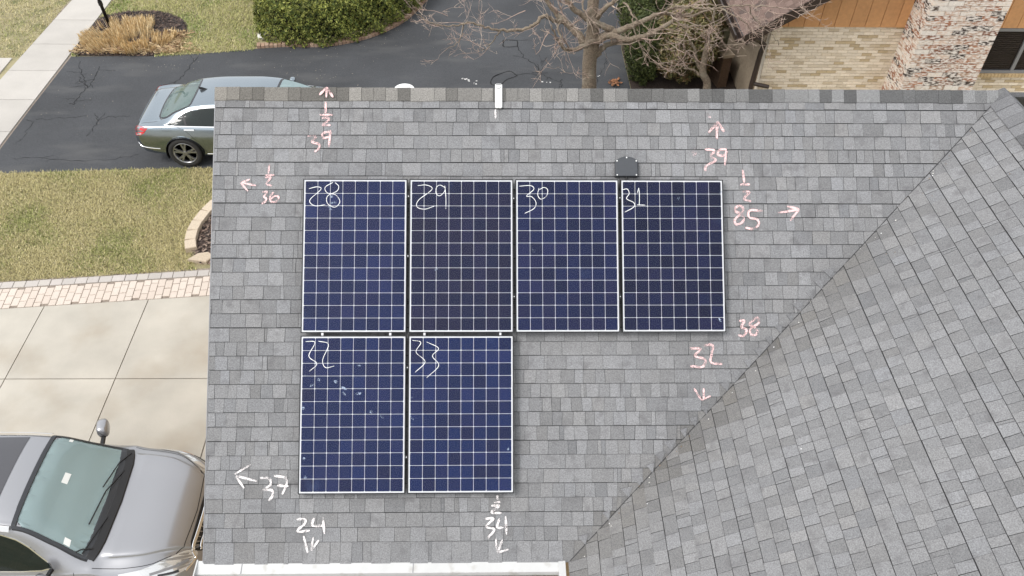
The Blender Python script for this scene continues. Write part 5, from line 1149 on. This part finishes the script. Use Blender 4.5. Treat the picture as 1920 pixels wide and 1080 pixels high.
# ---- silver blue sedan on the black driveway
TD = Matrix.Translation((-2.91, 7.93, .006))
sed = thing('silver_blue_sedan', (-2.91, 7.93, 0), 'silver blue sedan parked on the black driveway behind the roof', 'sedan')
dst = [(-2.44, .48, .66, .69, .70, .52, .64, .54, .40), (-2.38, .36, .85, .89, .91, .70, .79, .70, .55), (-2.27, .28, .945, .99, 1.03, .80, .865, .78, .64), (-1.95, .24, .965, 1.03, 1.085, .84, .90, .82, .67), (-1.76, .23, .965, 1.075, 1.14, .85, .905, .825, .65),
       (-1.45, .22, .965, 1.215, 1.285, .85, .91, .83, .61), (-1.12, .21, .96, 1.325, 1.40, .85, .91, .83, .585), (-.6, .20, .95, 1.375, 1.455, .85, .91, .83, .575), (0, .20, .94, 1.38, 1.465, .85, .91, .83, .575), (.4, .2, .93, 1.34, 1.425, .85, .91, .83, .585),
       (.75, .2, .93, 1.19, 1.275, .85, .91, .83, .63), (1.15, .2, .92, .985, 1.05, .85, .91, .82, .69), (1.3, .2, .90, .95, 1.0, .85, .91, .81, .69), (1.8, .21, .85, .89, .94, .83, .90, .78, .66), (2.2, .25, .75, .79, .84, .76, .84, .70, .58), (2.36, .34, .63, .66, .70, .64, .74, .6, .48), (2.44, .44, .54, .56, .58, .48, .58, .48, .34)]
dst = [(q[0] * (.965 if q[0] < -1.5 else 1), q[1], q[2] * .935, q[3] * .89, q[4] * .885, q[5] * .97, q[6] * .97, q[7] * .97, q[8] * .98) for q in dst]
C2 = Car(dst, sed, TD)
RWP = [(-1.80, -2.55), (-1.86, 0), (-1.80, 2.55), (-1.17, 2.55), (-1.13, 0), (-1.17, -2.55)]
FWP = [(.48, -2.6), (.46, 0), (.48, 2.6), (1.12, 2.6), (1.2, 0), (1.12, -2.6)]
DW = [(-.10, 3.22), (-1.05, 3.25), (-1.33, 3.55), (-1.62, 4.55), (-1.58, 4.85), (-.10, 4.85)]
DWF = [(-.05, 3.22), (.38, 3.25), (.95, 4.55), (1.0, 4.85), (-.05, 4.85)]
C2.shell([C2.outline(p) for p in (RWP, FWP, DW, neg(DW), DWF, neg(DWF))], [(1.42, .335, .375), (-1.38, .335, .375)], M['paint_blue'])
rw_ = C2.patch('rear_window', RWP, M['rw'], .004); fw_ = C2.patch('windshield', FWP, M['ws'], .004)
C2.strip('frit_band', C2.outline(RWP), .04, M['frit'], .006, True, parent=rw_); C2.strip('frit_band', C2.outline(FWP), .05, M['frit'], .006, True, parent=fw_)
for P_ in (DW, neg(DW), DWF, neg(DWF)): C2.patch('side_window', P_, M['cg'], .003)
for sgn in (1, -1):
    C2.strip('chrome_trim', [(1.02, sgn * 4.9), (.95, sgn * 4.5), (.38, sgn * 3.15), (-1.05, sgn * 3.15), (-1.36, sgn * 3.48), (-1.66, sgn * 4.55), (-1.62, sgn * 4.95), (1.02, sgn * 4.95)], .026, M['chrome'], .006, True)
    C2.strip('quarter_divider', [(-1.30, sgn * 3.5), (-1.24, sgn * 4.85)], .05, M['trim'], .005); C2.strip('door_pillar', [(-.08, sgn * 3.2), (-.08, sgn * 4.85)], .09, M['trim'], .005)
    C2.strip('door_gap', [(-1.42, sgn * 5.05), (-1.30, sgn * 5.9), (-1.05, sgn * 7.2), (-.95, sgn * 8.4)], .009, M['trim'], .001); C2.strip('door_gap', [(-.08, sgn * 5.0), (-.08, sgn * 8.6)], .009, M['trim'], .001)
    C2.strip('fuel_door_gap', [(-1.72, sgn * 5.3), (-1.54, sgn * 5.3), (-1.54, sgn * 6.1), (-1.72, sgn * 6.1)], .006, M['trim'], .001, True)
    tl_ = C2.patch('tail_light', [(-2.34, sgn * 4.3), (-2.345, sgn * 6.7), (-2.12, sgn * 6.6), (-1.97, sgn * 5.55), (-2.20, sgn * 4.9)], M['redlamp'], .007, rnd=1, gx=.03)
    C2.strip('tail_light_edge', [(-2.325, sgn * 6.6), (-2.15, sgn * 6.5)], .018, M['lens'], .008, parent=tl_)
    hd = C2.strip('door_handle', [(-1.28, sgn * 5.85), (-1.08, sgn * 5.85)], .035, M['chrome'], .028); C2.strip('handle_recess', [(-1.27, sgn * 5.95), (-1.10, sgn * 5.95)], .04, M['trim'], .002, parent=hd)
    C2.strip('sill_chrome', [(-.95, sgn * 8.65), (1.0, sgn * 8.65)], .022, M['chrome'], .010); C2.strip('side_crease', [(-2.1, sgn * 5.75), (-.6, sgn * 5.75), (1.0, sgn * 5.75)], .012, M['paint_blue'], .008)
    C2.strip('bumper_chrome', [(-2.31, sgn * 8.2), (-2.1, sgn * 8.2), (-1.86, sgn * 8.2)], .02, M['chrome'], .009)
    C2.strip('trunk_gap', [(-1.84, sgn * 2.85), (-2.1, sgn * 3.05), (-2.22, sgn * 3.6), (-2.28, sgn * 4.3)], .008, M['trim'], .001)
    mr = rbox(sed, 'door_mirror', M['paint_blue'], TD @ Matrix.Translation((.56, sgn * .93, .93)), .06, .09, .055)
    b = MB(); b.tube([TD @ Vector((.60, sgn * .78, .88)), TD @ Vector((.58, sgn * .88, .91))], .025, 6); b.build('mirror_stalk', M['trim'], mr)
    for wx in (1.42, -1.38):
        wheel(sed, TD, wx, sgn * .80, .335, .23, 5, sgn)
C2.strip('lower_valance', [(-2.33, -8.9), (-2.33, 8.9)], .12, M['trim'], .004)
C2.strip('trunk_lip', [(-2.235, -2.6), (-2.265, 0), (-2.235, 2.6)], .03, M['paint_blue'], .012)
b = MB(); f0 = C2.pt(-1.0, .05, 0); b.rings([[f0 + Vector((-.09, -.012, 0)), f0 + Vector((.09, -.004, 0)), f0 + Vector((.09, .004, 0)), f0 + Vector((-.09, .012, 0))], [f0 + Vector((-.10, -.003, .06)), f0 + Vector((-.03, -.002, .05)), f0 + Vector((-.03, .002, .05)), f0 + Vector((-.10, .003, .06))]], None, None, False, True); b.build('roof_antenna', M['trim'], sed)
for sgn in (1, -1): seat(sed, TD, .15, sgn * .36, .38, .55); seat(sed, TD, -.75, sgn * .36, .42, .5)
b = MB(); b.box(-1.78, -1.05, -.62, .62, .9, .96, None, TD); b.build('parcel_shelf', M['dash'], sed)
b = MB(); b.box(-1.6, 1.2, -.7, .7, .30, .38, None, TD); b.box(.75, 1.2, -.68, .68, .5, .9, None, TD); b.build('cabin_floor', M['cabin'], sed)
